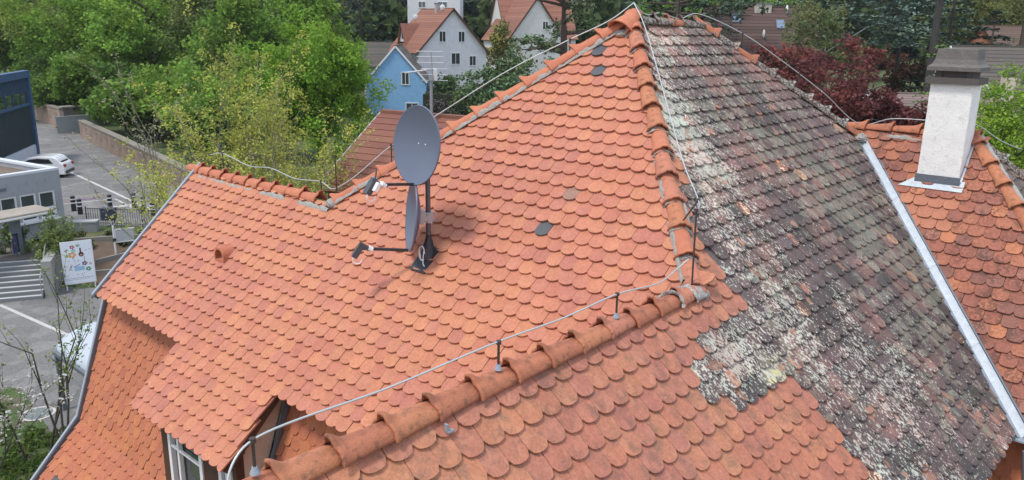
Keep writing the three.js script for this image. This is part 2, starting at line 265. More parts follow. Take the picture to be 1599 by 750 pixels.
// D: chimney slope of the wing on the right, and its hipped end
const pD = Math.atan(1.234), cD = Math.cos(pD), vD = x => (x - 10) / cD;
const fD = planeFrame(E3(10, -4.45, 0), V3(-1, 0, 0), pD);
const slopeD = roofPart('chimney_roof_slope', 'brownish red aged slope around the white chimney', [[10, 0.42], [12.5, -2.6], [12.5, -4.1], [12.34, -4.07], [10, -1.13]].map(([x, z]) => E3(x, -4.45 + 1.234 * (x - 10) - 0.005, z)));
const dVal = half([-3.93, vD(12.34)], [-0.96, 0], [0, 1]), dHip = half([-2.6, vD(12.5)], [0.42, 0], [-2, 1]);
const AGED = [[0.36, 0.13, 0.085], [0.31, 0.115, 0.08], [0.4, 0.15, 0.09], [0.27, 0.115, 0.085], [0.34, 0.14, 0.1]];
tileSlope(slopeD, fD, {
  name: 'aged_tile', mat: mAged, u0: -4.3, u1: 0.6, k0: 0, k1: 28, vOff: -0.04, own: 300, w: 0.19, gauge: 0.165, dip: 0.05, pointy: 2.6, loose: 2,
  clip: (u, v) => v > vD(12.5) + 0.06 ? null : [dVal, dHip, [0, 1, vD(12.5) - 0.02]],
  tone: (u, v, a, b) => { if (v > 2.5 && v < 2.86 && u > -3.35 && u < -2.55) return [0.5, 0.2, 0.12, mClay]; return b > 0.9 ? [0.5, 0.19, 0.1] : AGED[Math.floor(a * 5)]; }
});
const fE = planeFrame(E3(0, -4.45, 0.42), V3(0, 0, 1), Math.atan(3.085 / 3.02)), cE = fE.c;
const slopeE = roofPart('hipped_end_slope', 'small grey lichen spotted hipped end slope', [[10, 0.42], [15, 0.42], [12.5, -2.6]].map(([x, z]) => E3(x, -4.45 + (0.42 - z) * 3.085 / 3.02 - 0.005, z)));
tileSlope(slopeE, fE, { name: 'grey_tile', mat: mAged, u0: 10, u1: 15, k0: 0, k1: 28, vOff: -0.04, own: 60, loose: 2, clip: (u, v) => [half([10, 0], [12.5, 3.02 / cE], [12.5, 0]), half([15, 0], [12.5, 3.02 / cE], [12.5, 0])], tone: (u, v, a) => { const k = 0.8 + 0.5 * a; return [0.17 * k, 0.12 * k, 0.1 * k]; } });
// hidden slopes that close the roof
{
  const q = (x, y, z) => E3(x, y, z), g = [
    polyGeo([q(6.2, -2.33, -8.69), q(PK[0], 0.07, PK[2]), q(RE[0], 0.07, RE[1]), q(12.7, -2.33, -8.69)]), polyGeo([q(RE[0], 0.07, RE[1]), q(12.36, -1.56, -4.09), q(12.7, -2.33, -8.69)]),
    polyGeo([q(12.36, -1.56, -4.09), q(12.5, -1.4, -4.1), q(12.7, -2.33, -8.69)]), polyGeo([q(6.2, -2.33, -12.4), q(6.2, -2.33, -8.69), q(8, -4.06, -8.69), q(8, -4.06, -12.4)]),
    polyGeo([q(12.5, -1.4, -4.1), q(12.5, -1.4, -2.6), q(15, -4.45, 0.42), q(15, -4.45, -8)])];
  mesh('rear_roof_slopes', g, mDeck, house);
}
// steep tiled mansard below the eaves, and the flared skirt under it
const fM = planeFrame(E3(3.95, -5.97, 0), V3(-1, 0, 0), Math.atan2(1.9, 0.8)), cM = fM.c, lenM = Math.hypot(1.9, 0.8);
const mansard = roofPart('mansard_slope', 'steep orange tile hung slope under the eaves', [[4.75, -4.07, -12.66], [4.75, -4.07, -5.2], [3.95, -5.97, -5.2], [3.95, -5.97, -12.36]].map(p => E3(p[0] + 0.01, p[1], p[2])));
const hot = (u, v, a, b) => { const c = clayTone(u + 9, v + 9, a, b, 0.95); return [c[0] * 0.98, c[1] * 0.86, c[2] * 0.68]; };
tileSlope(mansard, fM, { name: 'hanging_tile', mat: mClay, u0: -12.8, u1: -5.2, k0: 0, k1: 12, own: 300, w: 0.175, gauge: 0.152, dip: 0.055, pointy: 2.4, th: 0.012, loose: 2.2, clip: (u, v) => u > -9.52 && u < -7.6 ? null : [[0, 1, lenM], half([-12.7, lenM], [-12.4, 0], [-8, 1])], tone: hot });
const fK = planeFrame(E3(3.17, -6.8, 0), V3(-1, 0, 0), Math.atan2(0.83, 0.78)), lenK = Math.hypot(0.83, 0.78);
const skirt = roofPart('skirt_slope', 'shallower orange tiled skirt at the foot of the mansard', [[3.95, -5.97, -12.36], [3.95, -5.97, -5.2], [3.17, -6.8, -5.2], [3.17, -6.8, -12.36]].map(p => E3(p[0], p[1] - 0.005, p[2])));
tileSlope(skirt, fK, { name: 'skirt_tile', mat: mClay, u0: -12.4, u1: -5.2, k0: 0, k1: 7, own: 120, clip: (u, v) => [[0, 1, lenK], [-1, 0, 12.37]], tone: (u, v, a, b) => u < -11.7 && u > -12.1 && v < 0.35 ? [1, 1, 1, slate] : hot(u, v, a, b) });
const fW = planeFrame(E3(0, -6.2, -0.95), V3(0, 0, 1), Math.atan2(1.75, 0.5));
const wallB = roofPart('mansard_slope', 'steep orange tile hung slope under the grey roof', [[-1.2, -4.5, -1.44], [9.85, -4.5, -1.44], [9.85, -6.2, -0.95], [-1.2, -6.2, -0.95]].map(p => E3(p[0], p[1], p[2] - 0.01)));
tileSlope(wallB, fW, { name: 'hanging_tile', mat: mClay, u0: 7, u1: 9.85, k0: 0, k1: 11, own: 60, w: 0.175, gauge: 0.152, th: 0.012, clip: () => [[0, 1, 1.8], [1, 0, 9.85]], tone: hot });
const fX = planeFrame(E3(9.78, -6.2, 0), V3(-1, 0, 0), Math.atan2(1.7, 0.45));
const wallD = roofPart('mansard_slope', 'steep orange tile hung slope under the chimney roof', [[10.23, -4.5, -1.3], [10.23, -4.5, 0.4], [9.78, -6.2, 0.4], [9.78, -6.2, -1.3]].map(p => E3(p[0] + 0.01, p[1], p[2])));
tileSlope(wallD, fX, { name: 'hanging_tile', mat: mClay, u0: -1.2, u1: 0.4, k0: 0, k1: 11, own: 60, w: 0.175, gauge: 0.152, th: 0.012, clip: () => [[0, 1, 1.74]], tone: hot });
// walls
mesh('outer_wall', [box(2.9, 4.5, 7.0, 6.35, EYE - 6.6, -8.75), box(4.4, 5.0, 7.0, 6.0, EYE - 9.45, -8.75), box(6.0, 7.4, 5.4, 8.6, EYE - 8.2, -5.0), box(5, 7.4, 4.0, 12.9, EYE - 8.25, -2.2), box(9.5, 7.4, 3.2, 4.3, EYE - 8.3, -3.2)], std([0.6, 0.52, 0.42], 0.92, { map: mapRep(stuccoTex, 0.4) }), house);
mesh('gable_wall', (() => { const s = new THREE.Shape([new THREE.Vector2(4.82, -4.2), new THREE.Vector2(4.7, -4.0), new THREE.Vector2(6.2, -2.55), new THREE.Vector2(7.8, -4.3), new THREE.Vector2(7.8, -6.2), new THREE.Vector2(4.2, -6.2)]); return new THREE.ExtrudeGeometry(s, { depth: 0.2, bevelEnabled: false }).translate(0, EYE, -12.3); })(), mStucco, house);

// ---------------------------------------------------------------- ridge and hip tiles
function ridgeTileGeo(rNarrow, rWide, L, nib, seedK) {
  const nS = 12, nT = 16, P = [], UVs = [], idx = [];
  for (let side = 0; side < 2; side++) for (let i = 0; i <= nS; i++) {
    const t = i / nS, s = Math.pow(t, 1.6);
    for (let j = 0; j <= nT; j++) {
      const th = (-1 + 2 * j / nT) * 1.5, lip = Math.exp(-(((s - 0.03) / 0.05) ** 2));
      let r = lerp(rWide, rNarrow, Math.min(1, s * 1.15)) + 0.015 * lip + nib * Math.exp(-((th / 0.3) ** 4)) * Math.exp(-((s / 0.15) ** 2)) + 0.004 * (vn(s * 6 + seedK * 9, th * 3 + seedK) - 0.5);
      if (side) r -= 0.017;
      P.push(s * L - (side ? 0 : 0) - nib * 0.5 * Math.exp(-((th / 0.4) ** 2)) * Math.exp(-((s / 0.07) ** 2)), r * Math.cos(th), r * Math.sin(th)); UVs.push(s * L + seedK * 0.43, th * 0.1 + seedK * 0.29);
    }
  }
  const n1 = (nS + 1) * (nT + 1), at = (d, i, j) => d * n1 + i * (nT + 1) + j;
  for (let i = 0; i < nS; i++) for (let j = 0; j < nT; j++) { idx.push(at(0, i, j), at(0, i, j + 1), at(0, i + 1, j), at(0, i + 1, j), at(0, i, j + 1), at(0, i + 1, j + 1)); idx.push(at(1, i, j), at(1, i + 1, j), at(1, i, j + 1), at(1, i + 1, j), at(1, i + 1, j + 1), at(1, i, j + 1)); }
  for (let j = 0; j < nT; j++) { idx.push(at(0, 0, j), at(1, 0, j), at(0, 0, j + 1), at(0, 0, j + 1), at(1, 0, j), at(1, 0, j + 1)); idx.push(at(0, nS, j), at(0, nS, j + 1), at(1, nS, j), at(0, nS, j + 1), at(1, nS, j + 1), at(1, nS, j)); }
  for (let i = 0; i < nS; i++) { idx.push(at(0, i, 0), at(0, i + 1, 0), at(1, i, 0), at(0, i + 1, 0), at(1, i + 1, 0), at(1, i, 0)); idx.push(at(0, i, nT), at(1, i, nT), at(0, i + 1, nT), at(0, i + 1, nT), at(1, i, nT), at(1, i + 1, nT)); }
  const g = new THREE.BufferGeometry(); g.setAttribute('position', new THREE.Float32BufferAttribute(P, 3)); g.setAttribute('uv', new THREE.Float32BufferAttribute(UVs, 2)); g.setIndex(idx); g.computeVertexNormals(); return g;
}
const ridgeGeos = [0, 1, 2].map(k => ridgeTileGeo(0.092, 0.108, 0.42, 0.05, k + 1)), ridgePlain = [0, 1, 2].map(k => ridgeTileGeo(0.08, 0.113, 0.42, 0.028, k + 4));
const ridgeTex = dataTex(512, 512, (u, v, o) => { const a = fbm(u * 8, v * 8, 4, 8), g = fbm(u * 90, v * 90, 2, 90), s = fbm(u * 16 + 4, v * 16 + 1, 4, 16); const m = 0.88 + 0.25 * (a - 0.5) + 0.2 * (g - 0.5); o[0] = o[1] = o[2] = m; mix3(o, [0.45, 0.55, 0.6], sstep(0.5, 0.8, s) * (0.3 + 0.9 * g)); });
const ridgeMats = [[0.5, 0.18, 0.095], [0.46, 0.165, 0.09], [0.53, 0.205, 0.105], [0.55, 0.21, 0.13]].map(c => std(c, 0.88, { map: mapRep(ridgeTex, 1.4), bumpMap: mapRep(grainTex, 2), bumpScale: 0.006 }));
const newRidgeMats = [[0.58, 0.21, 0.115], [0.55, 0.19, 0.105]].map(c => std(c, 0.86, { map: mapRep(clayTex, 1.4), bumpMap: mapRep(grainTex, 2), bumpScale: 0.005 }));
const crustTex = dataTex(512, 512, (u, v, o) => { const a = fbm(u * 8, v * 8, 4, 8), g = fbm(u * 70, v * 70, 2, 70), s = fbm(u * 24 + 4, v * 24 + 1, 4, 24), q = fbm(u * 14 + 8, v * 14 + 3, 4, 14); o[0] = 0.22; o[1] = 0.13; o[2] = 0.1; mix3(o, [0.09, 0.08, 0.07], sstep(0.42, 0.6, q)); mix3(o, [0.42, 0.41, 0.36], sstep(0.48, 0.58, s) * (0.4 + 0.8 * g)); const m = 0.7 + 0.6 * g; o[0] *= m; o[1] *= m; o[2] *= m; });
const crustMat = std([1, 1, 1], 0.95, { map: mapRep(crustTex, 2.2), bumpMap: mapRep(grainTex, 4), bumpScale: 0.02 });
function runOfTiles(part, a, b, step, geos, mats, upHint, first = 0) {   // flared end towards a
  const d = b.clone().sub(a), Ln = d.length(); d.normalize(); const s = d.clone().cross(upHint).normalize(), u = s.clone().cross(d).normalize();
  for (let t = first; t < Ln - 0.12; t += step) {
    const m = mesh('ridge_tile', pick(geos), pick(mats), part), dd = d.clone().applyAxisAngle(s, rr(-0.02, 0.02) + 0.012).applyAxisAngle(u, rr(-0.03, 0.03)), ss = dd.clone().cross(u).normalize();
    m.quaternion.setFromRotationMatrix(new THREE.Matrix4().makeBasis(dd, ss.clone().cross(dd), ss)); m.position.copy(a).addScaledVector(d, t).addScaledVector(u, rr(-0.006, 0.008)).addScaledVector(s, rr(-0.008, 0.008));
  }
}
function mortarStrip(part, a, b, side, w, h, density, sd) {              // lumpy bedding mortar squeezed out along a run of ridge tiles
  const d = b.clone().sub(a), Ln = d.length(); d.normalize(); const n = Math.ceil(Ln / 0.022), P = [], idx = [], uv = [], K = 6; const up = V3(0, 1, 0);
  for (let i = 0; i <= n; i++) { const t = i / n * Ln, m = sstep(0.5 - density, 0.62 - density, fbm(t * 2.2 + sd * 13, sd * 7.3, 3)), hh = h * m * (0.55 + 0.9 * vn(t * 18 + sd * 5, sd)), ww = w * (0.5 + 0.5 * m) * (0.75 + 0.6 * vn(t * 11 + sd * 3, sd + 4));
    for (let k = 0; k <= K; k++) { const an = k / K * Math.PI, q = a.clone().addScaledVector(d, t).addScaledVector(side, ww * Math.cos(an) * 0.6).addScaledVector(up, Math.max(0, hh * Math.sin(an)) - 0.03 + 0.01 * (vn(t * 40, k * 3 + sd) - 0.5)); P.push(q.x, q.y, q.z); uv.push(t, k * 0.03); } }
  for (let i = 0; i < n; i++) for (let k = 0; k < K; k++) { const o = i * (K + 1) + k; idx.push(o, o + 1, o + K + 1, o + 1, o + K + 2, o + K + 1); }
  const g = new THREE.BufferGeometry(); g.setAttribute('position', new THREE.Float32BufferAttribute(P, 3)); g.setAttribute('uv', new THREE.Float32BufferAttribute(uv, 2)); g.setIndex(idx); g.computeVertexNormals(); mesh('mortar', g, mMortar, part);
}
function lump(part, p, r, sd, mat = mMortar, sq = 0.6) { const g = new THREE.IcosahedronGeometry(r, 4), q = g.attributes.position; for (let i = 0; i < q.count; i++) { const x = q.getX(i), y = q.getY(i), z = q.getZ(i), k = 0.55 + 0.5 * fbm(x / r * 1.7 + sd * 3, z / r * 1.7 + y / r * 1.1 + sd, 3) + 0.35 * fbm(x / r * 7 + sd, z / r * 7 + y / r * 5, 2); q.setXYZ(i, x * k, y * k * sq, z * k); } g.computeVertexNormals(); const m = mesh('mortar', g, mat, part); m.position.copy(p); return m; }
const UPY = V3(0, 1, 0);
const part = (name, label) => { const g = new THREE.Group(); g.name = name; if (label) g.userData.label = label; house.add(g); return g; };
const pJ = E3(XJ, YJ, ZJ), pP = E3(...PK), pL = E3(6.2, -2.33, -8.69), pG = E3(6.2, -2.36, -12.4);
const ridgeFront = part('ridge', 'stained orange ridge with nibbed tiles next to the camera');
runOfTiles(ridgeFront, E3(-0.975, YJ - 0.015, ZJ), E3(6.1, YJ - 0.015, ZJ), 0.36, ridgeGeos, ridgeMats, UPY);
const hipFront = part('hip', 'orange hip between orange and grey slopes');
runOfTiles(hipFront, pJ.clone().add(V3(0.03, 0.0, -0.03)), pP, 0.355, ridgePlain, [newRidgeMats[0], newRidgeMats[1], ridgeMats[3], ridgeMats[2]], UPY);
mortarStrip(hipFront, pJ.clone().add(V3(-0.02, 0.08, -0.1)), pP.clone().add(V3(0, 0.0, -0.1)), V3(-0.7, 0, -0.7), 0.04, 0.05, -0.02, 1);
mortarStrip(hipFront, pJ.clone().add(V3(0.12, 0.06, 0.02)), pP.clone().add(V3(0.12, 0.02, 0)), V3(0.7, 0, 0.7), 0.05, 0.06, -0.04, 2);
function mortarRing(part, p, d, len, r, k) { const g = ridgeTileGeo(r * 0.93, r, len, 0.0, k), q = g.attributes.position; for (let i = 0; i < q.count; i++) { const f = 1 + 0.28 * (fbm(q.getX(i) * 26 + k * 5, Math.atan2(q.getZ(i), q.getY(i)) * 3 + k, 3) - 0.5); q.setXYZ(i, q.getX(i) + 0.03 * (vn(q.getY(i) * 40 + k, q.getZ(i) * 40) - 0.5), q.getY(i) * f, q.getZ(i) * f); } g.computeVertexNormals(); const m = mesh('mortar', g, mMortar, part), s2 = d.clone().cross(UPY).normalize(); m.quaternion.setFromRotationMatrix(new THREE.Matrix4().makeBasis(d, s2.clone().cross(d), s2)); m.position.copy(p); }
mortarRing(hipFront, pJ.clone().add(V3(-0.16, -0.03, 0)), V3(1, 0, 0), 0.2, 0.122, 11); mortarRing(hipFront, pJ.clone().add(V3(-0.4, -0.02, 0)), V3(1, 0, 0), 0.06, 0.124, 13); lump(hipFront, pJ.clone().add(V3(0.06, -0.02, 0.02)), 0.1, 3, mMortar, 0.6);
{ const d = pP.clone().sub(pJ).normalize(), n = Math.floor(pP.distanceTo(pJ) / 0.355); for (let i = 1; i <= n; i++) if (rnd() < 0.8) mortarRing(hipFront, pJ.clone().add(V3(0.03, -0.012, -0.03)).addScaledVector(d, i * 0.355 - 0.035), d, rr(0.035, 0.07), rr(0.102, 0.112), 20 + i); }
const hipLeft = part('hip', 'orange hip falling from the peak to the left ridge');
runOfTiles(hipLeft, pL.clone().add(V3(0.02, 0.02, 0.02)), pP.clone().add(V3(-0.1, -0.08, -0.1)), 0.37, ridgeGeos, newRidgeMats, UPY);
mortarStrip(hipLeft, pL.clone().add(V3(-0.1, 0.03, 0.02)), pP.clone().add(V3(-0.12, -0.03, 0.0)), V3(-0.7, 0, 0.7), 0.05, 0.05, 0.1, 6);
lump(hipLeft, pL.clone().add(V3(-0.03, 0.03, 0)), 0.11, 8);
{ const m = mesh('ridge_tile', ridgeTileGeo(0.1, 0.19, 0.36, 0.0, 9), newRidgeMats[0], hipLeft); const d = V3(0.75, 0.62, 0.1).normalize(), s = d.clone().cross(UPY).normalize(); m.quaternion.setFromRotationMatrix(new THREE.Matrix4().makeBasis(d, s.clone().cross(d), s)); m.position.copy(pP).add(V3(-0.2, -0.13, -0.02)); }
lump(hipLeft, pP.clone().add(V3(-0.17, -0.14, 0.0)), 0.1, 12);
const ridgeLeft = part('ridge', 'orange ridge of the left wing bedded in pale mortar');
runOfTiles(ridgeLeft, pL.clone().add(V3(0, -0.01, -0.36)), pG.clone().add(V3(0, 0, -0.2)), 0.36, ridgeGeos, newRidgeMats, UPY);
mortarStrip(ridgeLeft, pL.clone().add(V3(-0.115, -0.04, 0)), pG.clone().add(V3(-0.115, -0.04, 0)), V3(-1, 0, 0), 0.045, 0.05, 0.12, 9);
const ridgeTop = part('ridge', 'short lichen crusted top ridge');
runOfTiles(ridgeTop, E3(PK[0] + 0.12, PK[1] - 0.02, PK[2]), E3(RE[0] + 0.1, PK[1] - 0.05, RE[1]), 0.34, ridgeGeos, [crustMat, crustMat, ridgeMats[1]], UPY);
for (let i = 0; i < 5; i++) lump(ridgeTop, E3(8.85 + i * 0.36, 0.06 + rr(-0.02, 0.03), -5.76 + rr(0, 0.06)), rr(0.07, 0.1), 20 + i, crustMat, 0.7);
const hipRight = part('hip', 'mottled orange and grey hip falling to the chimney wing');
runOfTiles(hipRight, E3(HF[0] + 0.02, -1.55, HF[1]), E3(RE[0], 0.03, RE[1]), 0.35, ridgeGeos, [crustMat, ridgeMats[0], ridgeMats[1], crustMat], UPY);
lump(hipRight, E3(HF[0] - 0.02, -1.52, HF[1] + 0.02), 0.13, 31);
const ridgeD = part('ridge', 'orange ridge behind the white chimney');
runOfTiles(ridgeD, E3(12.5, -1.4, -2.5), E3(12.5, -1.4, -4.15), 0.38, ridgePlain, ridgeMats, UPY);
mortarStrip(ridgeD, E3(12.38, -1.45, -2.6), E3(12.38, -1.45, -4.1), V3(-1, 0, 0), 0.05, 0.05, 0.05, 33);
const hipD = part('hip', 'orange hip beside the white chimney with mossy mortar');
runOfTiles(hipD, E3(10, -4.46, 0.42), E3(12.5, -1.4, -2.6), 0.37, ridgePlain, ridgeMats, UPY);
mortarStrip(hipD, E3(10.05, -4.42, 0.5), E3(12.55, -1.37, -2.5), V3(0.7, 0, 0.7), 0.07, 0.06, 0.1, 35);
const hipD2 = part('hip', 'orange and grey hip on the far edge of the hipped end');
runOfTiles(hipD2, E3(15, -4.46, 0.42), E3(12.5, -1.4, -2.6), 0.37, ridgeGeos, [ridgeMats[0], crustMat], UPY);

// ---------------------------------------------------------------- metal work, chimney, vent, dormer
{ // valley gutter: folded zinc lengths
  const a = E3(HF[0] - 0.02, -1.6, HF[1] + 0.02), b = E3(9.98, -4.44, -1.12), g = part('valley_gutter', 'pale zinc valley flashing'); const n = 4, d = b.clone().sub(a).multiplyScalar(1 / n);
  const sB = V3(-0.78, 0.1, -0.5).normalize(), sD = V3(0.42, 0.42, 0.5).normalize();
  for (let i = 0; i < n; i++) { const p = a.clone().addScaledVector(d, i), q = a.clone().addScaledVector(d, i + 1.04), up = V3(0, 0.062 + 0.006 * (n - i), 0); const pts = [p.clone().addScaledVector(sB, 0.06).add(up), q.clone().addScaledVector(sB, 0.06).add(up), q.clone().add(V3(0, up.y - 0.015, 0)), p.clone().add(V3(0, up.y - 0.015, 0))]; const r = [p.clone().add(V3(0, up.y - 0.015, 0)), q.clone().add(V3(0, up.y - 0.015, 0)), q.clone().addScaledVector(sD, 0.1).add(up), p.clone().addScaledVector(sD, 0.1).add(up)]; mesh('zinc_sheet', [polyGeo(pts), polyGeo(r)], mZinc, g); }
  mesh('valley_roll', bar(a.clone().addScaledVector(sD, 0.1).add(V3(0, 0.085, 0)), b.clone().addScaledVector(sD, 0.1).add(V3(0, 0.085, 0)), 0.014), mZincDark, g);
  mesh('outlet', box(0.3, 0.02, 0.3, 10.0, EYE - 4.42, -1.05), mZinc, g);
}
{ // verge flashing along the left gable
  const g = part('verge_flashing', 'grey zinc edge strip along the gable'); const pts = [[6.26, -2.27], [4.36, -4.09], [4.68, -4.14, -12.74], [3.93, -5.96, -12.45], [3.13, -6.8]];
  for (const [i, j] of [[0, 1], [2, 3], [3, 4]]) { const a = E3(pts[i][0], pts[i][1] + 0.03, pts[i][2] ?? -12.43), b = E3(pts[j][0], pts[j][1] + 0.03, pts[j][2] ?? -12.43); mesh('zinc_strip', plank(a, b, 0.05, 0.1, V3(-0.7, 0.7, 0)), mZinc, g); mesh('dark_lip', plank(a.clone().add(V3(0, -0.02, 0.03)), b.clone().add(V3(0, -0.02, 0.03)), 0.015, 0.09, V3(-0.7, 0.7, 0)), mZincDark, g); }
  mesh('gutter', plank(E3(3.1, -6.84, -12.5), E3(3.1, -6.84, -5.2), 0.13, 0.1), mZincDark, g);
}
{ // chimney
  const g = part('chimney', 'white rendered chimney with dark concrete hood'), x0 = 11.96, x1 = 12.4, z0 = -3.09, z1 = -2.57, cx = (x0 + x1) / 2, cz = (z0 + z1) / 2, w = x1 - x0, d = z1 - z0;
  const shaft = new THREE.BoxGeometry(w, 1.9, d, 6, 20, 8), p = shaft.attributes.position; for (let i = 0; i < p.count; i++) { const y = p.getY(i), f = 1 + 0.03 * sstep(0.9, -0.95, y) ; p.setX(i, p.getX(i) * f + 0.006 * (vn(y * 4 + 3, p.getZ(i) * 5) - 0.5)); p.setZ(i, p.getZ(i) * f + 0.006 * (vn(y * 4, p.getX(i) * 5 + 9) - 0.5)); } shaft.computeVertexNormals();
  { const q = shaft.attributes.uv; for (let i = 0; i < q.count; i++) q.setXY(i, q.getX(i) * 0.5, q.getY(i) * 1.9); }
  mesh('shaft', shaft.translate(cx, EYE - 1.6, cz), mStucco, g);
  const mCon = std([0.2, 0.185, 0.17], 0.95, { map: mapRep(noiseGrey, 2), bumpMap: mapRep(grainTex, 3), bumpScale: 0.01 }), mCon2 = std([0.13, 0.115, 0.105], 0.95, { map: mapRep(noiseGrey, 2) });
  mesh('collar_slab', box(w + 0.12, 0.085, d + 0.12, cx, EYE - 0.605, cz), mCon2, g);
  mesh('neck', [box(w - 0.05, 0.16, 0.08, cx, EYE - 0.52, z0 + 0.07), box(w - 0.05, 0.16, 0.08, cx, EYE - 0.52, z1 - 0.07), box(0.03, 0.15, d - 0.14, x0 + 0.07, EYE - 0.525, cz), box(w * 0.4, 0.15, d - 0.14, cx + 0.08, EYE - 0.525, cz)], mCon2, g);
  const prof = [[0.5, 0], [0.5, 0.035], [0.42, 0.06], [0.37, 0.1], [0.355, 0.16], [0.345, 0.19]], P = [], ix = []; const W2 = w + 0.12, D2 = d + 0.12; for (const [k, h] of prof) for (const [sx, sz] of [[-1, -1], [1, -1], [1, 1], [-1, 1]]) P.push(cx + sx * (k * W2 - (0)), EYE - 0.475 + h*1.5, cz + sz * (k * D2 + (0.5 - k) * 0.12)); for (let i = 0; i < prof.length - 1; i++) for (let k = 0; k < 4; k++) { const a = i * 4 + k, b = i * 4 + (k + 1) % 4; ix.push(a, a + 4, b, b, a + 4, b + 4); } const t = (prof.length - 1) * 4; ix.push(t, t + 2, t + 1, t, t + 3, t + 2, 0, 1, 2, 0, 2, 3);
  let hg = new THREE.BufferGeometry(); hg.setAttribute('position', new THREE.Float32BufferAttribute(P, 3)); hg.setIndex(ix); hg = hg.toNonIndexed(); hg.computeVertexNormals(); const hp = hg.attributes.position, uv = []; for (let i = 0; i < hp.count; i++) uv.push(hp.getZ(i) + hp.getY(i), hp.getX(i) + hp.getY(i)); hg.setAttribute('uv', new THREE.Float32BufferAttribute(uv, 2)); mesh('hood', hg, mCon, g);
  // flashing: upstand and apron
  mesh('upstand', [box(0.012, 0.2, d + 0.05, x0 - 0.022, EYE - 1.98, cz)], mZincDark, g);
  const ap = (x, z) => E3(x, -4.45 + 1.234 * (x - 10) + 0.075, z); mesh('apron', [polyGeo([ap(x0 + 0.02, z0 - 0.02), ap(x0 + 0.02, z1 + 0.08), ap(x0 - 0.085, z1 + 0.08), ap(x0 - 0.085, z0 - 0.22)]), polyGeo([ap(x1, z1 + 0.01), ap(x1, z1 + 0.04), ap(x0, z1 + 0.04), ap(x0, z1 + 0.01)])], std([0.44, 0.5, 0.57], 0.5, { metalness: 0.2, map: mapRep(noiseGrey, 1.5) }), g);
}
{ // terracotta vent cowl
  const g = part('vent_cowl', 'small arched terracotta roof vent'); const b = E3(5.36, YJ + tp * (5.36 - XJ) + 0.03, -10.1); g.position.copy(b);
  const out = new THREE.Shape(), w = 0.12, h = 0.2; out.moveTo(-w, 0); out.lineTo(-w, 0.08); out.absarc(0, 0.08, w, Math.PI, 0, true); out.lineTo(w, 0); out.closePath(); const hole = new THREE.Path(); hole.moveTo(-w + 0.025, 0.03); hole.lineTo(-w + 0.025, 0.08); hole.absarc(0, 0.08, w - 0.025, Math.PI, 0, true); hole.lineTo(w - 0.025, 0.03); hole.closePath(); out.holes.push(hole);
  const q = new THREE.Group(); 
  const hood = new THREE.ExtrudeGeometry(out, { depth: 0.3, bevelEnabled: true, bevelSize: 0.006, bevelThickness: 0.006, bevelSegments: 2, curveSegments: 14 }).rotateY(-Math.PI / 2); hood.translate(0.16, -0.1, 0);
  mesh('hood', hood, newRidgeMats[1], g); mesh('back_wall', box(0.02, 0.17, 0.19, 0.13, -0.02, 0), newRidgeMats[1], g);
  const lip = mesh('base_tile', new THREE.BoxGeometry(0.24, 0.02, 0.3), newRidgeMats[0], g); lip.position.set(-0.1, -0.12, 0); lip.rotation.z = PITCH;
}
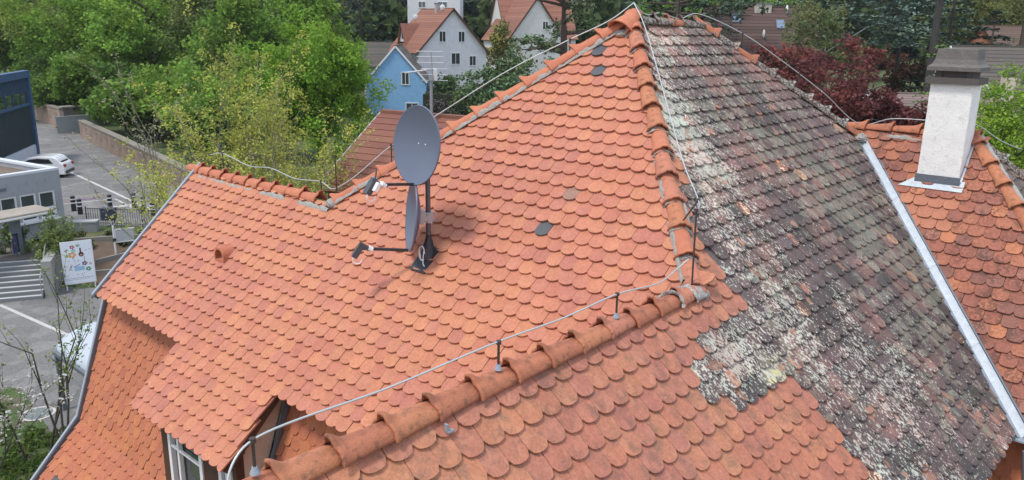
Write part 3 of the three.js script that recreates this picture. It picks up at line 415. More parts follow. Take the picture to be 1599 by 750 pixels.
{ // shed dormer under the drawn-down slope
  const g = part('dormer', 'brown timber dormer with white window and pale cheek'), x = 3.93, yT = z => -4.72, z0 = -9.52, z1 = -7.62;
  const B = (n, m, a, b) => mesh(n, box(Math.abs(b[0] - a[0]), Math.abs(b[1] - a[1]), Math.abs(b[2] - a[2]), (a[0] + b[0]) / 2, EYE + (a[1] + b[1]) / 2, (a[2] + b[2]) / 2), m, g);
  const slopeY = xx => YJ + tp * (xx - XJ) - 0.03;
  B('corner_post', mWood, [x, slopeY(x), z0], [x + 0.14, -6.3, z0 + 0.22]); B('post', mWood, [x, slopeY(x), -8.42], [x + 0.14, -6.3, -8.02]); B('corner_post', mWood, [x, slopeY(x), z1 - 0.16], [x + 0.1, -6.3, z1 - 0.005]);
  B('sill', mWood, [x - 0.06, -6.0, z0], [x + 0.14, -6.12, z1]); B('lintel', mWood, [x + 0.01, slopeY(x) - 0.02, z0], [x + 0.12, slopeY(x) - 0.16, z1]);
  for (const [a, b] of [[-9.3, -8.42], [-8.02, -7.78]]) {
    const f = new THREE.Group(); f.name = 'window'; g.add(f); const F = (n, m, p, q) => mesh(n, box(Math.abs(q[0] - p[0]), Math.abs(q[1] - p[1]), Math.abs(q[2] - p[2]), (p[0] + q[0]) / 2, EYE + (p[1] + q[1]) / 2, (p[2] + q[2]) / 2), m, f);
    const yt = slopeY(x) - 0.16, yb = -5.98; mesh('window_frame', [box(0.08, yt - yb, 0.07, x + 0.02, EYE + (yt + yb) / 2, a + 0.035), box(0.08, yt - yb, 0.07, x + 0.02, EYE + (yt + yb) / 2, b - 0.035), box(0.08, 0.06, b - a - 0.14, x + 0.02, EYE + yt - 0.03, (a + b) / 2), box(0.08, 0.06, b - a - 0.14, x + 0.02, EYE + yb + 0.03, (a + b) / 2), box(0.05, yt - yb - 0.12, 0.05, x, EYE + (yt + yb) / 2, a + 0.28), box(0.03, 0.03, b - a - 0.16, x - 0.005, EYE + (yt + yb) / 2 + 0.18, (a + b) / 2 + 0.01)], mWhite, f);
    F('pane', mGlass, [x + 0.04, yt - 0.06, a + 0.07], [x + 0.05, yb + 0.06, b - 0.07]);
  }
  const cheek = z => { const s = new THREE.Shape([new THREE.Vector2(x + 0.1, slopeY(x + 0.1)), new THREE.Vector2(4.72, slopeY(4.72)), new THREE.Vector2(4.7, -4.25), new THREE.Vector2(3.98, -5.95), new THREE.Vector2(x + 0.1, -5.95)]); return new THREE.ExtrudeGeometry(s, { depth: 0.06, bevelEnabled: false }).translate(0, EYE, z); };
  mesh('cheek', cheek(z1 - 0.06), std([0.62, 0.52, 0.43], 0.9, { map: mapRep(stuccoTex, 1) }), g).userData.label = 'pale plastered dormer cheek'; mesh('cheek', cheek(z0 + 0.02), mWood, g);
  mesh('rafter', plank(E3(3.74, slopeY(3.74) - 0.03, -7.5), E3(4.46, slopeY(4.46) - 0.03, -7.5), 0.05, 0.08), mWood, g); mesh('rafter', plank(E3(3.74, slopeY(3.74) - 0.05, -9.7), E3(4.46, slopeY(4.46) - 0.05, -9.7), 0.06, 0.13), mWood, g);
  mesh('soffit', polyGeo([E3(3.74, slopeY(3.74) - 0.03, -9.68), E3(3.74, slopeY(3.74) - 0.03, -7.53), E3(4.4, slopeY(4.4) - 0.03, -7.53), E3(4.4, slopeY(4.4) - 0.03, -9.68)]), mWood, g);
  mesh('flashing', plank(E3(4.6, -4.25, -7.56), E3(3.97, -5.9, -7.56), 0.04, 0.05), mZincDark, g);
}
for (const [a, b] of [[-12.4, -9.6], [-7.6, -5.2]]) mesh('eave_board', plank(E3(4.62, -4.0, a), E3(4.62, -4.0, b), 0.2, 0.03), mWood, house);
{ // downpipe and gutter at the right-hand corner
  const g = part('corner_gutter', 'grey gutter pipe below the valley'); mesh('downpipe', bar(E3(9.72, -4.45, -1.0), E3(9.62, -6.3, -0.72), 0.035), mZincDark, g); mesh('gutter_box', box(0.2, 0.1, 1.6, 10.02, EYE - 4.55, -0.2), mZincDark, g); mesh('fascia', box(0.06, 0.12, 1.7, 10.15, EYE - 4.5, -0.2), mWood, g);
}
mesh('metal_clip', [box(0.05, 0.012, 0.03, 3.02, EYE - 2.37, -3.17), box(0.012, 0.05, 0.03, 3.0, EYE - 2.345, -3.18)], mZinc, ridgeFront);
console.log('house built');
// BACKGROUND
// ---------------------------------------------------------------- dishes, wires
function conductor(name, label, pts, posts, r = 0.0065) {
  const g = thing(name, label, 'lightning wire', 'lightning conductor wires'); mesh('wire', tube(pts, r, pts.length * 14), mWire, g);
  for (const [a, b, k] of posts) { mesh('holder_post', bar(a, b, 0.009), mRust, g); const d = b.clone().sub(a).normalize(); mesh('clamp', bar(b.clone().addScaledVector(d, -0.012), b.clone().addScaledVector(d, 0.012), 0.018), mRust, g); if (k) mesh('foot', new THREE.CylinderGeometry(0.013, 0.028, 0.04, 10).translate(a.x, a.y + 0.015, a.z), mZinc, g); }
  return g;
}
{
  const y = -2.005, z = ZJ;
  conductor('lightning_conductor', 'grey wire on short posts above the stained front ridge', [E3(1.63, -2.3, -3.24), E3(1.635, -2.14, -3.27), E3(1.7, -2.05, -3.3), E3(1.81, -2.0, z), E3(2.7, y - 0.01, z), E3(3.61, y, z), E3(4.3, y - 0.02, z), E3(4.98, -2.01, z), E3(5.6, -2.06, z), E3(6.02, -2.05, ZJ - 0.08), E3(6.17, -1.98, ZJ - 0.05)], [[E3(1.81, -2.18, z), E3(1.81, -2.0, z), 1], [E3(3.61, -2.2, z), E3(3.61, -2.01, z), 1], [E3(4.98, -2.2, z), E3(4.98, -2.01, z), 1]]);
  const w = (t, dx, dy, dz) => pJ.clone().lerp(pP, t).add(V3(dx, dy, dz));
  conductor('lightning_conductor', 'grey wire running down the hip between orange and grey tiles', [E3(6.15, -1.55, -3.32), w(0.16, 0.1, 0.36, 0.1), w(0.3, 0.1, 0.26, 0.08), w(0.5, 0.1, 0.2, 0.08), w(0.75, 0.09, 0.19, 0.07), w(0.93, 0.06, 0.2, 0.05), w(1, 0.02, 0.24, 0)], [[E3(6.17, -2.25, ZJ), E3(6.15, -1.52, ZJ), 0], [w(0.17, 0, 0.1, 0), w(0.16, 0.1, 0.36, 0.1), 0]]);
  const h = (t, dy, off = 0) => pL.clone().lerp(pP, t).add(V3(-off * 0.7, dy, off * 0.7));
  conductor('lightning_conductor', 'grey wire swinging above the left hip and left wing ridge', [w(1, 0.02, 0.24, 0), h(0.93, 0.2), h(0.8, 0.27), h(0.6, 0.36), h(0.4, 0.36), h(0.2, 0.33), h(0.06, 0.22), E3(6.22, -2.12, -8.75), E3(6.3, -2.09, -9.15), E3(6.3, -2.13, -9.8), E3(6.3, -2.06, -10.4), E3(6.3, -2.1, -11), E3(6.3, -2.0, -11.8), E3(6.3, -2.06, -12.2)], [[pL.clone().add(V3(0.02, 0.05, 0)), pL.clone().add(V3(0.02, 0.66, 0)), 0], [E3(6.3, -2.3, -9.15), E3(6.3, -2.08, -9.15), 1], [E3(6.3, -2.3, -11.8), E3(6.3, -1.99, -11.8), 1], [h(0.8, 0.05), h(0.8, 0.27), 1], [h(0.2, 0.05), h(0.2, 0.34), 1]]);
  const q = t => E3(lerp(RE[0], HF[0], t), lerp(0.07, -1.55, t), lerp(RE[1], HF[1], t));
  conductor('lightning_conductor', 'grey wire sagging over the lichen covered right hip', [w(1, 0.02, 0.24, 0), E3(8.95, 0.19, -5.76), E3(9.3, 0.21, -5.76), E3(9.8, 0.15, -5.76), E3(10.3, 0.22, -5.76), q(0.25).add(V3(0, 0.3, 0)), q(0.5).add(V3(0, 0.32, 0)), q(0.75).add(V3(0, 0.3, 0)), q(1).add(V3(0.1, 0.22, 0)), E3(12.5, -1.22, -3.7), E3(12.52, -1.2, -3.1), E3(12.5, -1.2, -2.6), E3(12.75, -1.42, -2.3), E3(13.1, -1.55, -2.1)], [[E3(9.3, 0.05, -5.76), E3(9.3, 0.21, -5.76), 0], [q(0.25), q(0.25).add(V3(0, 0.3, 0)), 1], [q(0.6), q(0.6).add(V3(0, 0.31, 0)), 1]]);
}
{
  const g = thing('satellite_mast', 'black mast with two grey satellite dishes standing on the orange roof', 'satellite dish');
  const base = E3(5.93, -2.58, -6.56), mBlack = std([0.035, 0.035, 0.04], 0.5), mDish = std([0.125, 0.15, 0.21], 0.42, { metalness: 0.1 }), mGal = std([0.4, 0.41, 0.42], 0.45, { metalness: 0.5 }), mMast = std([0.11, 0.12, 0.135], 0.45, { metalness: 0.3 });
  mesh('mast', bar(base.clone().add(V3(0, -0.05, 0)), base.clone().add(V3(0, 1.62, 0)), 0.028, 14), mMast, g);
  for (const yy of [0.25, 0.5, 0.98, 1.2]) mesh('tape_band', bar(base.clone().add(V3(0, yy, 0)), base.clone().add(V3(0, yy + 0.03, 0)), 0.031, 14), mBlack, g);
  mesh('roof_boot', [new THREE.CylinderGeometry(0.035, 0.1, 0.24, 16).translate(base.x, base.y + 0.13, base.z)], mBlack, g);
  const pl = mesh('base_plate', new THREE.BoxGeometry(0.34, 0.025, 0.24), mBlack, g); pl.position.copy(base).add(V3(-0.06, 0.0, 0.0)); pl.rotation.z = PITCH;
  function dish(cy, n, w, h, off) {
    const d = new THREE.Group(); d.name = 'dish'; g.add(d); const c = base.clone().add(V3(0, cy, 0)).addScaledVector(n, off); d.position.copy(c);
    const up = V3(0, 1, 0), x = up.clone().cross(n).normalize(), y = n.clone().cross(x).normalize(); d.quaternion.setFromRotationMatrix(new THREE.Matrix4().makeBasis(x, y, n));
    const pr = []; for (let i = 0; i <= 14; i++) { const t = i / 14; pr.push(new THREE.Vector2(Math.max(0.0005, t * 0.5), 0.09 * t * t - 0.09)); } pr.push(new THREE.Vector2(0.508, 0.004), new THREE.Vector2(0.512, -0.012), new THREE.Vector2(0.5, -0.022)); for (let i = 14; i >= 0; i--) { const t = i / 14; pr.push(new THREE.Vector2(Math.max(0.0005, t * 0.492), 0.09 * t * t - 0.102)); }
    const refl = new THREE.LatheGeometry(pr, 48).rotateX(Math.PI / 2); refl.scale(w, h, 1); mesh('reflector', refl, mDish, d);
    for (const [a, b] of [[-0.06, 0.02], [0.06, 0.02], [-0.06, -0.3], [0.06, -0.3]]) mesh('bolt', new THREE.SphereGeometry(0.009, 8, 6).scale(1, 1, 0.5).translate(a, b * h, -0.084 + 0.36 * 0.25 * (b * b)), mWhite, d);
    mesh('bracket', [box(0.12, 0.16, 0.05, 0, 0, -0.12), box(0.03, 0.12, 0.14, -0.05, 0, -0.17), box(0.03, 0.12, 0.14, 0.05, 0, -0.17)], mGal, d);
    const tip = V3(0, -h * 0.5 + 0.0, 0.52), arm = mesh('feed_arm', plank(V3(0, -h * 0.5 + 0.0, -0.02), tip, 0.03, 0.03), mBlack, d);
    const head = new THREE.Group(); head.name = 'receiver_head'; d.add(head); head.position.copy(tip); head.rotation.x = -0.5;
    mesh('receiver_body', [box(0.075, 0.15, 0.065, 0, -0.055, 0.02), box(0.05, 0.045, 0.13, 0, 0.035, -0.01)], std([0.07, 0.075, 0.085], 0.5), head); mesh('feed_cap', new THREE.CylinderGeometry(0.032, 0.032, 0.05, 16).rotateX(Math.PI / 2).translate(0, 0.045, -0.085), mWhite, head);
    const loop = []; for (let i = 0; i <= 12; i++) { const a = i / 12 * Math.PI * 1.3 - 0.3; loop.push(V3(0.03 + 0.01 * i / 12, -0.13 - 0.05 * Math.sin(a), -0.02 + 0.05 * Math.cos(a))); } mesh('cable', tube(loop, 0.006, 30, 6), mWhite, head);
    return head;
  }
  const h1 = dish(1.3, V3(-1, 0.12, -0.07).normalize(), 0.8, 0.86, 0.16);
  mesh('second_feed', [new THREE.CylinderGeometry(0.028, 0.028, 0.06, 14).rotateX(Math.PI / 2).translate(0.075, 0.04, -0.06), box(0.05, 0.1, 0.04, 0.075, -0.02, 0.0)], mWhite, h1); mesh('feed_stub', bar(V3(-0.01, 0.05, 0), V3(-0.05, 0.16, 0.02), 0.008), mBlack, h1);
  dish(0.49, V3(-0.84, 0.1, -0.546).normalize(), 0.72, 0.8, 0.2);
  mesh('clamp', [box(0.12, 0.03, 0.1, base.x, base.y + 0.53, base.z), box(0.12, 0.03, 0.1, base.x, base.y + 0.45, base.z)], mGal, g);
  const coil = []; for (let i = 0; i <= 60; i++) { const a = i / 60 * Math.PI * 6; coil.push(base.clone().add(V3(-0.09 + 0.012 * Math.cos(a) + i * 0.0003, 0.07 + 0.085 * Math.sin(a), -0.02 + 0.035 * Math.cos(a * 1.03)))); } mesh('cable_coil', tube(coil, 0.007, 240, 6), mWhite, g);
  mesh('cable', tube([base.clone().add(V3(-0.08, 0.1, 0)), base.clone().add(V3(-0.13, -0.05, 0.06)), base.clone().add(V3(-0.09, -0.04, 0.14)), base.clone().add(V3(0.0, 0.03, 0.12))], 0.006, 30, 6), mWhite, g);
}

// ---------------------------------------------------------------- the surroundings, laid out on a street grid (r = across, f = along), heights relative to the eye
const S = (r, f, y = 0) => V3(r * 0.6651 + f * 0.7467, y + EYE, r * 0.7467 - f * 0.6651);
const yawTo = (nr, nf) => { const n = S(nr, nf); return Math.atan2(n.x, n.z); };
const LOW = -12, UPP = -10.8;
const ramp = (a, b, x) => Math.min(1, Math.max(0, (x - a) / (b - a)));
const groundY = (r, f) => lerp(LOW, UPP, ramp(35.4, 40.4, f)) + 2.8 * sstep(18, 60, r) * sstep(45, 135, f) + 1.5 * sstep(90, 150, f) + Math.max(0, f - 165) * 0.085;
const grassTex = dataTex(1024, 1024, (u, v, o) => { const a = fbm(u * 6, v * 6, 5, 6), g = fbm(u * 128, v * 128, 2, 128), q = fbm(u * 20, v * 20, 4, 20); o[0] = 0.055; o[1] = 0.095; o[2] = 0.022; mix3(o, [0.12, 0.14, 0.05], sstep(0.45, 0.7, a)); mix3(o, [0.12, 0.095, 0.065], sstep(0.52, 0.66, q) * 0.75); const m = 0.5 + g; o[0] *= m; o[1] *= m; o[2] *= m; });
const tarTex = dataTex(1024, 1024, (u, v, o) => { const a = fbm(u * 5, v * 5, 5, 5), g = fbm(u * 200, v * 200, 2, 200), q = fbm(u * 12 + 4, v * 12, 4, 12); const m = 0.5 + 0.28 * (a - 0.5) + 0.3 * (g - 0.5) + 0.12 * sstep(0.55, 0.6, q); o[0] = m; o[1] = m * 0.985; o[2] = m * 0.96; });
const mTar = std([0.34, 0.335, 0.33], 0.92, { map: mapRep(tarTex, 1 / 9) });
{
  const rs = []; for (let r = -320; r <= 320; r += r >= -40 && r < 40 ? 4 : 16) rs.push(r); const fs = [-60, -30, -10, 0, 10, 20, 28, 35.4, 40.4, 46]; for (let f = 54; f <= 520; f += f < 200 ? 8 : 20) fs.push(f);
  const P = [], uv = [], ix = []; for (const f of fs) for (const r of rs) { const p = S(r, f, groundY(r, f)); P.push(p.x, p.y, p.z); uv.push(r / 7, f / 7); } const n = rs.length; for (let j = 0; j < fs.length - 1; j++) for (let i = 0; i < n - 1; i++) { const o = j * n + i; ix.push(o, o + 1, o + n, o + 1, o + n + 1, o + n); }
  const g = new THREE.BufferGeometry(); g.setAttribute('position', new THREE.Float32BufferAttribute(P, 3)); g.setAttribute('uv', new THREE.Float32BufferAttribute(uv, 2)); g.setIndex(ix); g.computeVertexNormals();
  tag(mesh('ground', g, std([1, 1, 1], 0.95, { map: grassTex, side: THREE.DoubleSide }), scene), 'grass and bare soil ground', null, null, 'structure');
}
const sheet = (name, label, pts, y, mat) => tag(mesh(name, polyGeo(pts.map(([r, f]) => S(r, f, typeof y === 'function' ? y(r, f) : y))), mat, scene), label, null, null, 'structure');
sheet('yard', 'grey asphalt yard', [[-30, 35.2], [-6, 35.2], [-6, 21], [-13.6, 21.4], [-16.5, 24.6], [-30, 25.5]], LOW + 0.006, mTar);
sheet('road', 'grey asphalt street and car park', [[-17, 42.2], [-23.6, 42.2], [-30, 41.6], [-48, 62], [-78, 104], [-62, 104], [-54.9, 91.6], [-45.7, 82], [-41.7, 77], [-32.3, 65.3], [-23.7, 53.8], [-13, 43.8]], UPP + 0.006, mTar);
sheet('park_path', 'pale grey paved park drive', [[48, 100], [62, 112], [72, 150], [62, 158], [50, 125], [42, 104]], (r, f) => groundY(r, f) + 0.12, std([0.3, 0.29, 0.28], 0.9, { map: mapRep(tarTex, 1 / 9) }));
// painted markings
function stripe(label, a, b, w, y, c, group) { const d = [b[0] - a[0], b[1] - a[1]], L = Math.hypot(...d), n = [-d[1] / L * w / 2, d[0] / L * w / 2]; const m = sheet('road_marking', label, [[a[0] + n[0], a[1] + n[1]], [b[0] + n[0], b[1] + n[1]], [b[0] - n[0], b[1] - n[1]], [a[0] - n[0], a[1] - n[1]]], y, std(c, 0.8, { map: mapRep(noiseGrey, 0.6) })); return m; }
const WP = [0.62, 0.61, 0.58];
stripe('white edge line along the street', [-39.5, 65.2], [-20.6, 45.2], 0.2, UPP + 0.011, WP); stripe('white line across the yard', [-22.3, 32.7], [-15, 27.6], 0.17, LOW + 0.011, WP);
stripe('white parking bay line', [-28.0, 46.9], [-25.1, 49.1], 0.13, UPP + 0.011, WP); stripe('white parking bay line', [-25.1, 49.1], [-22.9, 46.7], 0.13, UPP + 0.011, WP); stripe('white parking bay line', [-28.6, 48.5], [-26.6, 50.6], 0.1, UPP + 0.011, [0.6, 0.45, 0.3]);
stripe('orange painted line', [-27.6, 47.6], [-26.2, 50.2], 0.12, UPP + 0.016, [0.5, 0.25, 0.1]); stripe('violet painted line', [-27.6, 48.4], [-26.4, 49.2], 0.25, UPP + 0.021, [0.26, 0.16, 0.3]); stripe('white hatched patch', [-24.6, 46.4], [-23.2, 47.4], 0.5, UPP + 0.011, WP); stripe('white parking bay line', [-31.5, 52], [-30, 52.6], 0.1, UPP + 0.011, WP);
{ const p = S(-14.88, 22.8, LOW + 0.02); const m = mesh('painted_ring', new THREE.RingGeometry(0.42, 0.5, 40).rotateX(-Math.PI / 2), std([0.55, 0.5, 0.48], 0.8), scene); m.position.copy(p); tag(m, 'pale ring painted around the manhole', null, null, 'structure'); const c = mesh('manhole_cover', new THREE.CylinderGeometry(0.42, 0.42, 0.02, 40), std([0.2, 0.24, 0.24], 0.8, { map: mapRep(noiseGrey, 3) }), scene); c.position.copy(S(-14.88, 22.8, LOW + 0.012)); tag(c, 'round grey manhole cover in the yard', 'manhole'); }

// stone walls along the street
const stoneTex = dataTex(512, 512, (u, v, o) => { const row = Math.floor(v * 10), sh = (row % 2) * 0.5 + vn(row, 3, 64) * 0.4, x = u * 6 + sh, t = vn(Math.floor(x) * 1.0 + row * 7, row, 64), g = fbm(u * 60, v * 60, 3, 60); const m = 0.7 + 0.5 * t * 0.8 + 0.5 * (g - 0.5); o[0] = 0.3 * m; o[1] = 0.215 * m; o[2] = 0.17 * m; mix3(o, [0.33, 0.3, 0.25], sstep(0.45, 0.5, Math.abs((v * 10) % 1 - 0.5)) * 0.7); mix3(o, [0.2, 0.19, 0.13], sstep(0.5, 0.7, fbm(u * 9, v * 9, 4, 9)) * 0.6); });
const mStone = std([1, 1, 1], 0.95, { map: mapRep(stoneTex, 0.4) }), mCope = std([0.3, 0.27, 0.23], 0.95, { map: mapRep(noiseGrey, 0.5) });
function stoneWall(label, pts, top) { const g = thing('stone_wall', label, 'wall'); for (let i = 0; i < pts.length - 1; i++) { const a = S(...pts[i], 0), b = S(...pts[i + 1], 0); a.y = b.y = EYE + (UPP - 0.2 + top) / 2; const ga = plank(a, b, 0.5, top - UPP + 0.2); const L = a.distanceTo(b), uv = ga.attributes.uv; for (let k = 0; k < uv.count; k++) uv.setXY(k, uv.getX(k) * L * 0.6, uv.getY(k) * 1.2); mesh('wall_length', ga, mStone, g); const a2 = a.clone(), b2 = b.clone(); a2.y = b2.y = EYE + top + 0.06; mesh('coping', plank(a2, b2, 0.62, 0.12), mCope, g); } return g; }
stoneWall('tall reddish stone wall curving away along the street', [[-64, 104], [-58.5, 96.5], [-54.9, 91.4], [-50, 86.3], [-46.4, 82.6]], -8.85);
stoneWall('low reddish stone wall beside the yellow shrub', [[-41.5, 76.6], [-36.5, 70.4], [-32.3, 65.2], [-27.6, 59.2], [-20, 49.6]], -9.25);
{ const g = thing('gate_pillar', 'dark stone gate pillar ending the tall wall', 'pillar'); g.position.copy(S(-45.6, 81.6, UPP)); g.rotation.y = yawTo(0.77, -0.64); mesh('shaft', box(1.0, 2.3, 1.0, 0, 1.15, 0), std([0.16, 0.14, 0.12], 0.95, { map: mapRep(noiseGrey, 0.7) }), g); mesh('cap', box(1.3, 0.14, 1.2, 0, 2.37, 0), mCope, g); }
{ const g = thing('street_gate', 'plain grey metal gate between the stone walls', 'gate'); g.position.copy(S(-43.6, 79.6, UPP)); g.rotation.y = yawTo(0.77, -0.64); mesh('leaf', box(3.9, 1.55, 0.08, 0, 0.85, 0), std([0.3, 0.32, 0.33], 0.6), g); mesh('rail', box(4.2, 0.1, 0.14, 0, 1.7, 0), std([0.36, 0.38, 0.38], 0.6), g); }

// blue hall at the left edge
{
  const g = thing('blue_hall', 'blue framed hall with dark ribbed metal cladding', 'building'), mBl = std([0.05, 0.1, 0.2], 0.5), mRib = std([0.03, 0.055, 0.065], 0.55), mBl2 = std([0.04, 0.075, 0.14], 0.5);
  g.position.copy(S(-38.95, 64.4, UPP)); g.rotation.y = yawTo(0.97, 0.25); const L = 14, Hh = 6.45;
  mesh('base_wall', box(L, 1.1, 0.3, -L / 2, 0.55, 0), std([0.62, 0.66, 0.72], 0.8), g); mesh('corner_post', box(0.42, Hh, 0.42, 0.0, Hh / 2, 0.05), mBl, g); mesh('fascia', box(L + 0.3, 0.55, 0.5, -L / 2 + 0.1, Hh + 0.25, 0.05), mBl, g); mesh('rail', box(L, 0.16, 0.3, -L / 2, 4.35, 0.06), mBl, g);
  for (let i = 0; i < 46; i++) mesh('rib_panel', box(0.18, 3.1, 0.14, -0.4 - i * 0.3, 2.7, 0.02), mRib, g); mesh('backing', box(L, 5.4, 0.1, -L / 2, 3.7, -0.12), mRib, g);
  for (let i = 0; i < 8; i++) { mesh('window_pane', box(1.35, 1.1, 0.06, -1.0 - i * 1.7, 4.95, 0.0), mGlass, g); mesh('mullion', box(0.18, 1.2, 0.1, -0.2 - i * 1.7, 4.95, 0.02), mBl2, g); }
  for (let i = 0; i < 46; i++) mesh('upper_rib', box(0.16, 1.2, 0.12, -0.4 - i * 0.3, 5.95, 0.02), mBl2, g);
  mesh('side_wall', box(0.2, 6.4, 9, -0.05, 3.2, -4.7), mBl, g); mesh('roof', box(L, 0.2, 9.5, -L / 2, Hh, -4.8), mZincDark, g);
}
// low grey annex with white windows
{
  const g = thing('grey_annex', 'low grey flat roofed annex with white windows', 'building'), mG = std([0.36, 0.39, 0.43], 0.85, { map: mapRep(stuccoTex, 0.3) });
  g.position.copy(S(-23.55, 40.7, UPP)); g.rotation.y = yawTo(0.866, -0.5);       // local -x runs along the front, local z faces out
  const L = 13, D = 9, Hh = 3.35;
  const wins = [[0.35, 1.2], [1.32, 2.15], [2.28, 3.1], [4, 5.2]];                  // along the front from the corner
  let x = 0; for (const [a, b] of [...wins, [L, L]]) { if (a > x) mesh('wall_pier', box(a - x, Hh, 0.3, -(x + a) / 2, Hh / 2, -0.15), mG, g); if (b > a) { mesh('wall_below', box(b - a, 0.95, 0.3, -(a + b) / 2, 0.475, -0.15), mG, g); mesh('wall_above', box(b - a, Hh - 2.35, 0.3, -(a + b) / 2, (Hh + 2.35) / 2, -0.15), mG, g); const w = new THREE.Group(); w.name = 'window'; g.add(w); w.position.set(-(a + b) / 2, 1.65, -0.1); const W = b - a; mesh('frame', [box(0.09, 1.4, 0.1, -W / 2 + 0.045, 0, 0), box(0.09, 1.4, 0.1, W / 2 - 0.045, 0, 0), box(W, 0.09, 0.1, 0, 0.655, 0.01), box(W, 0.09, 0.1, 0, -0.655, 0.01), box(W, 0.1, 0.09, 0, -0.18, 0.015)], mWhite, w); mesh('pane', box(W - 0.16, 1.25, 0.03, 0, 0, -0.03), mGlass, w); } x = b; }
  mesh('window_sill', box(3.0, 0.09, 0.22, -1.72, 0.9, 0.06), mWhite, g); mesh('side_wall', box(0.3, Hh, D - 0.3, -0.15, Hh / 2, -D / 2 - 0.15), mG, g); mesh('back_wall', box(L, Hh, 0.3, -L / 2, Hh / 2, -D), mG, g);
  mesh('gravel_roof', box(L - 0.4, 0.12, D - 0.4, -L / 2, Hh - 0.3, -D / 2), std([0.2, 0.15, 0.11], 0.95, { map: mapRep(noiseGrey, 2) }), g);
  for (const b of [[L, 0.12, 0.36, -L / 2, Hh + 0.06, -0.16], [0.36, 0.12, D - 0.36, -0.16, Hh + 0.06, -D / 2 - 0.18]]) mesh('parapet_cap', box(...b), std([0.6, 0.63, 0.68], 0.6), g);
  mesh('wall_vent', box(0.36, 0.16, 0.03, -2.9, 2.75, 0.012), mZincDark, g);
}
{ // porch in front of the annex
  const g = thing('porch_roof', 'thin beige porch canopy on a grey column', 'canopy'); g.position.copy(S(-22.5, 37.3, -8.75)); g.rotation.y = yawTo(0.866, -0.5); mesh('slab', box(4.4, 0.22, 1.6, -2.2, 0, 0), std([0.42, 0.37, 0.31], 0.9, { map: mapRep(noiseGrey, 0.5) }), g); mesh('column', box(0.36, 3.1, 0.36, -1.4, -1.66, -0.2), std([0.2, 0.24, 0.28], 0.7), g); mesh('edge_trim', box(4.4, 0.08, 0.05, -2.2, -0.02, 0.83), mWhite, g);
}
{ // entrance steps
  const g = thing('entrance_steps', 'broad grey concrete steps with pale nosings', 'steps'); g.position.copy(S(-20.75, 33.45, LOW)); g.rotation.y = yawTo(0.35, -0.94); const mT = std([0.2, 0.21, 0.22], 0.9), mN = std([0.55, 0.55, 0.53], 0.85);
  for (let i = 0; i < 8; i++) { mesh('step', box(4, 0.155, 0.34, -2.1, 0.08 + i * 0.155, -0.3 * i - 0.3), mT, g); mesh('nosing', box(4, 0.03, 0.12, -2.1, 0.166 + i * 0.155, -0.3 * i - 0.2), mN, g); } mesh('landing', box(4, 0.1, 2.6, -2.1, 1.25, -4.0), std([0.2, 0.18, 0.17], 0.9), g);
  mesh('side_wall', box(0.4, 1.9, 2.4, 0.15, 0.7, -1.6), std([0.4, 0.4, 0.38], 0.9, { map: mapRep(noiseGrey, 0.8) }), g); mesh('side_panel', box(0.2, 0.9, 1.6, -1.5, 1.9, -3.8), std([0.035, 0.035, 0.1], 0.7), g);
  for (const xx of [-0.1, -3.4]) { mesh('handrail', bar(V3(xx, 0.95, -0.1), V3(xx, 2.15, -2.5), 0.025), mZinc, g); for (const t of [0, 0.5, 1]) mesh('rail_post', bar(V3(xx, 0.05 + t * 1.2, -0.15 - 2.35 * t), V3(xx, 0.97 + t * 1.2, -0.1 - 2.4 * t), 0.02), mZinc, g); }
}
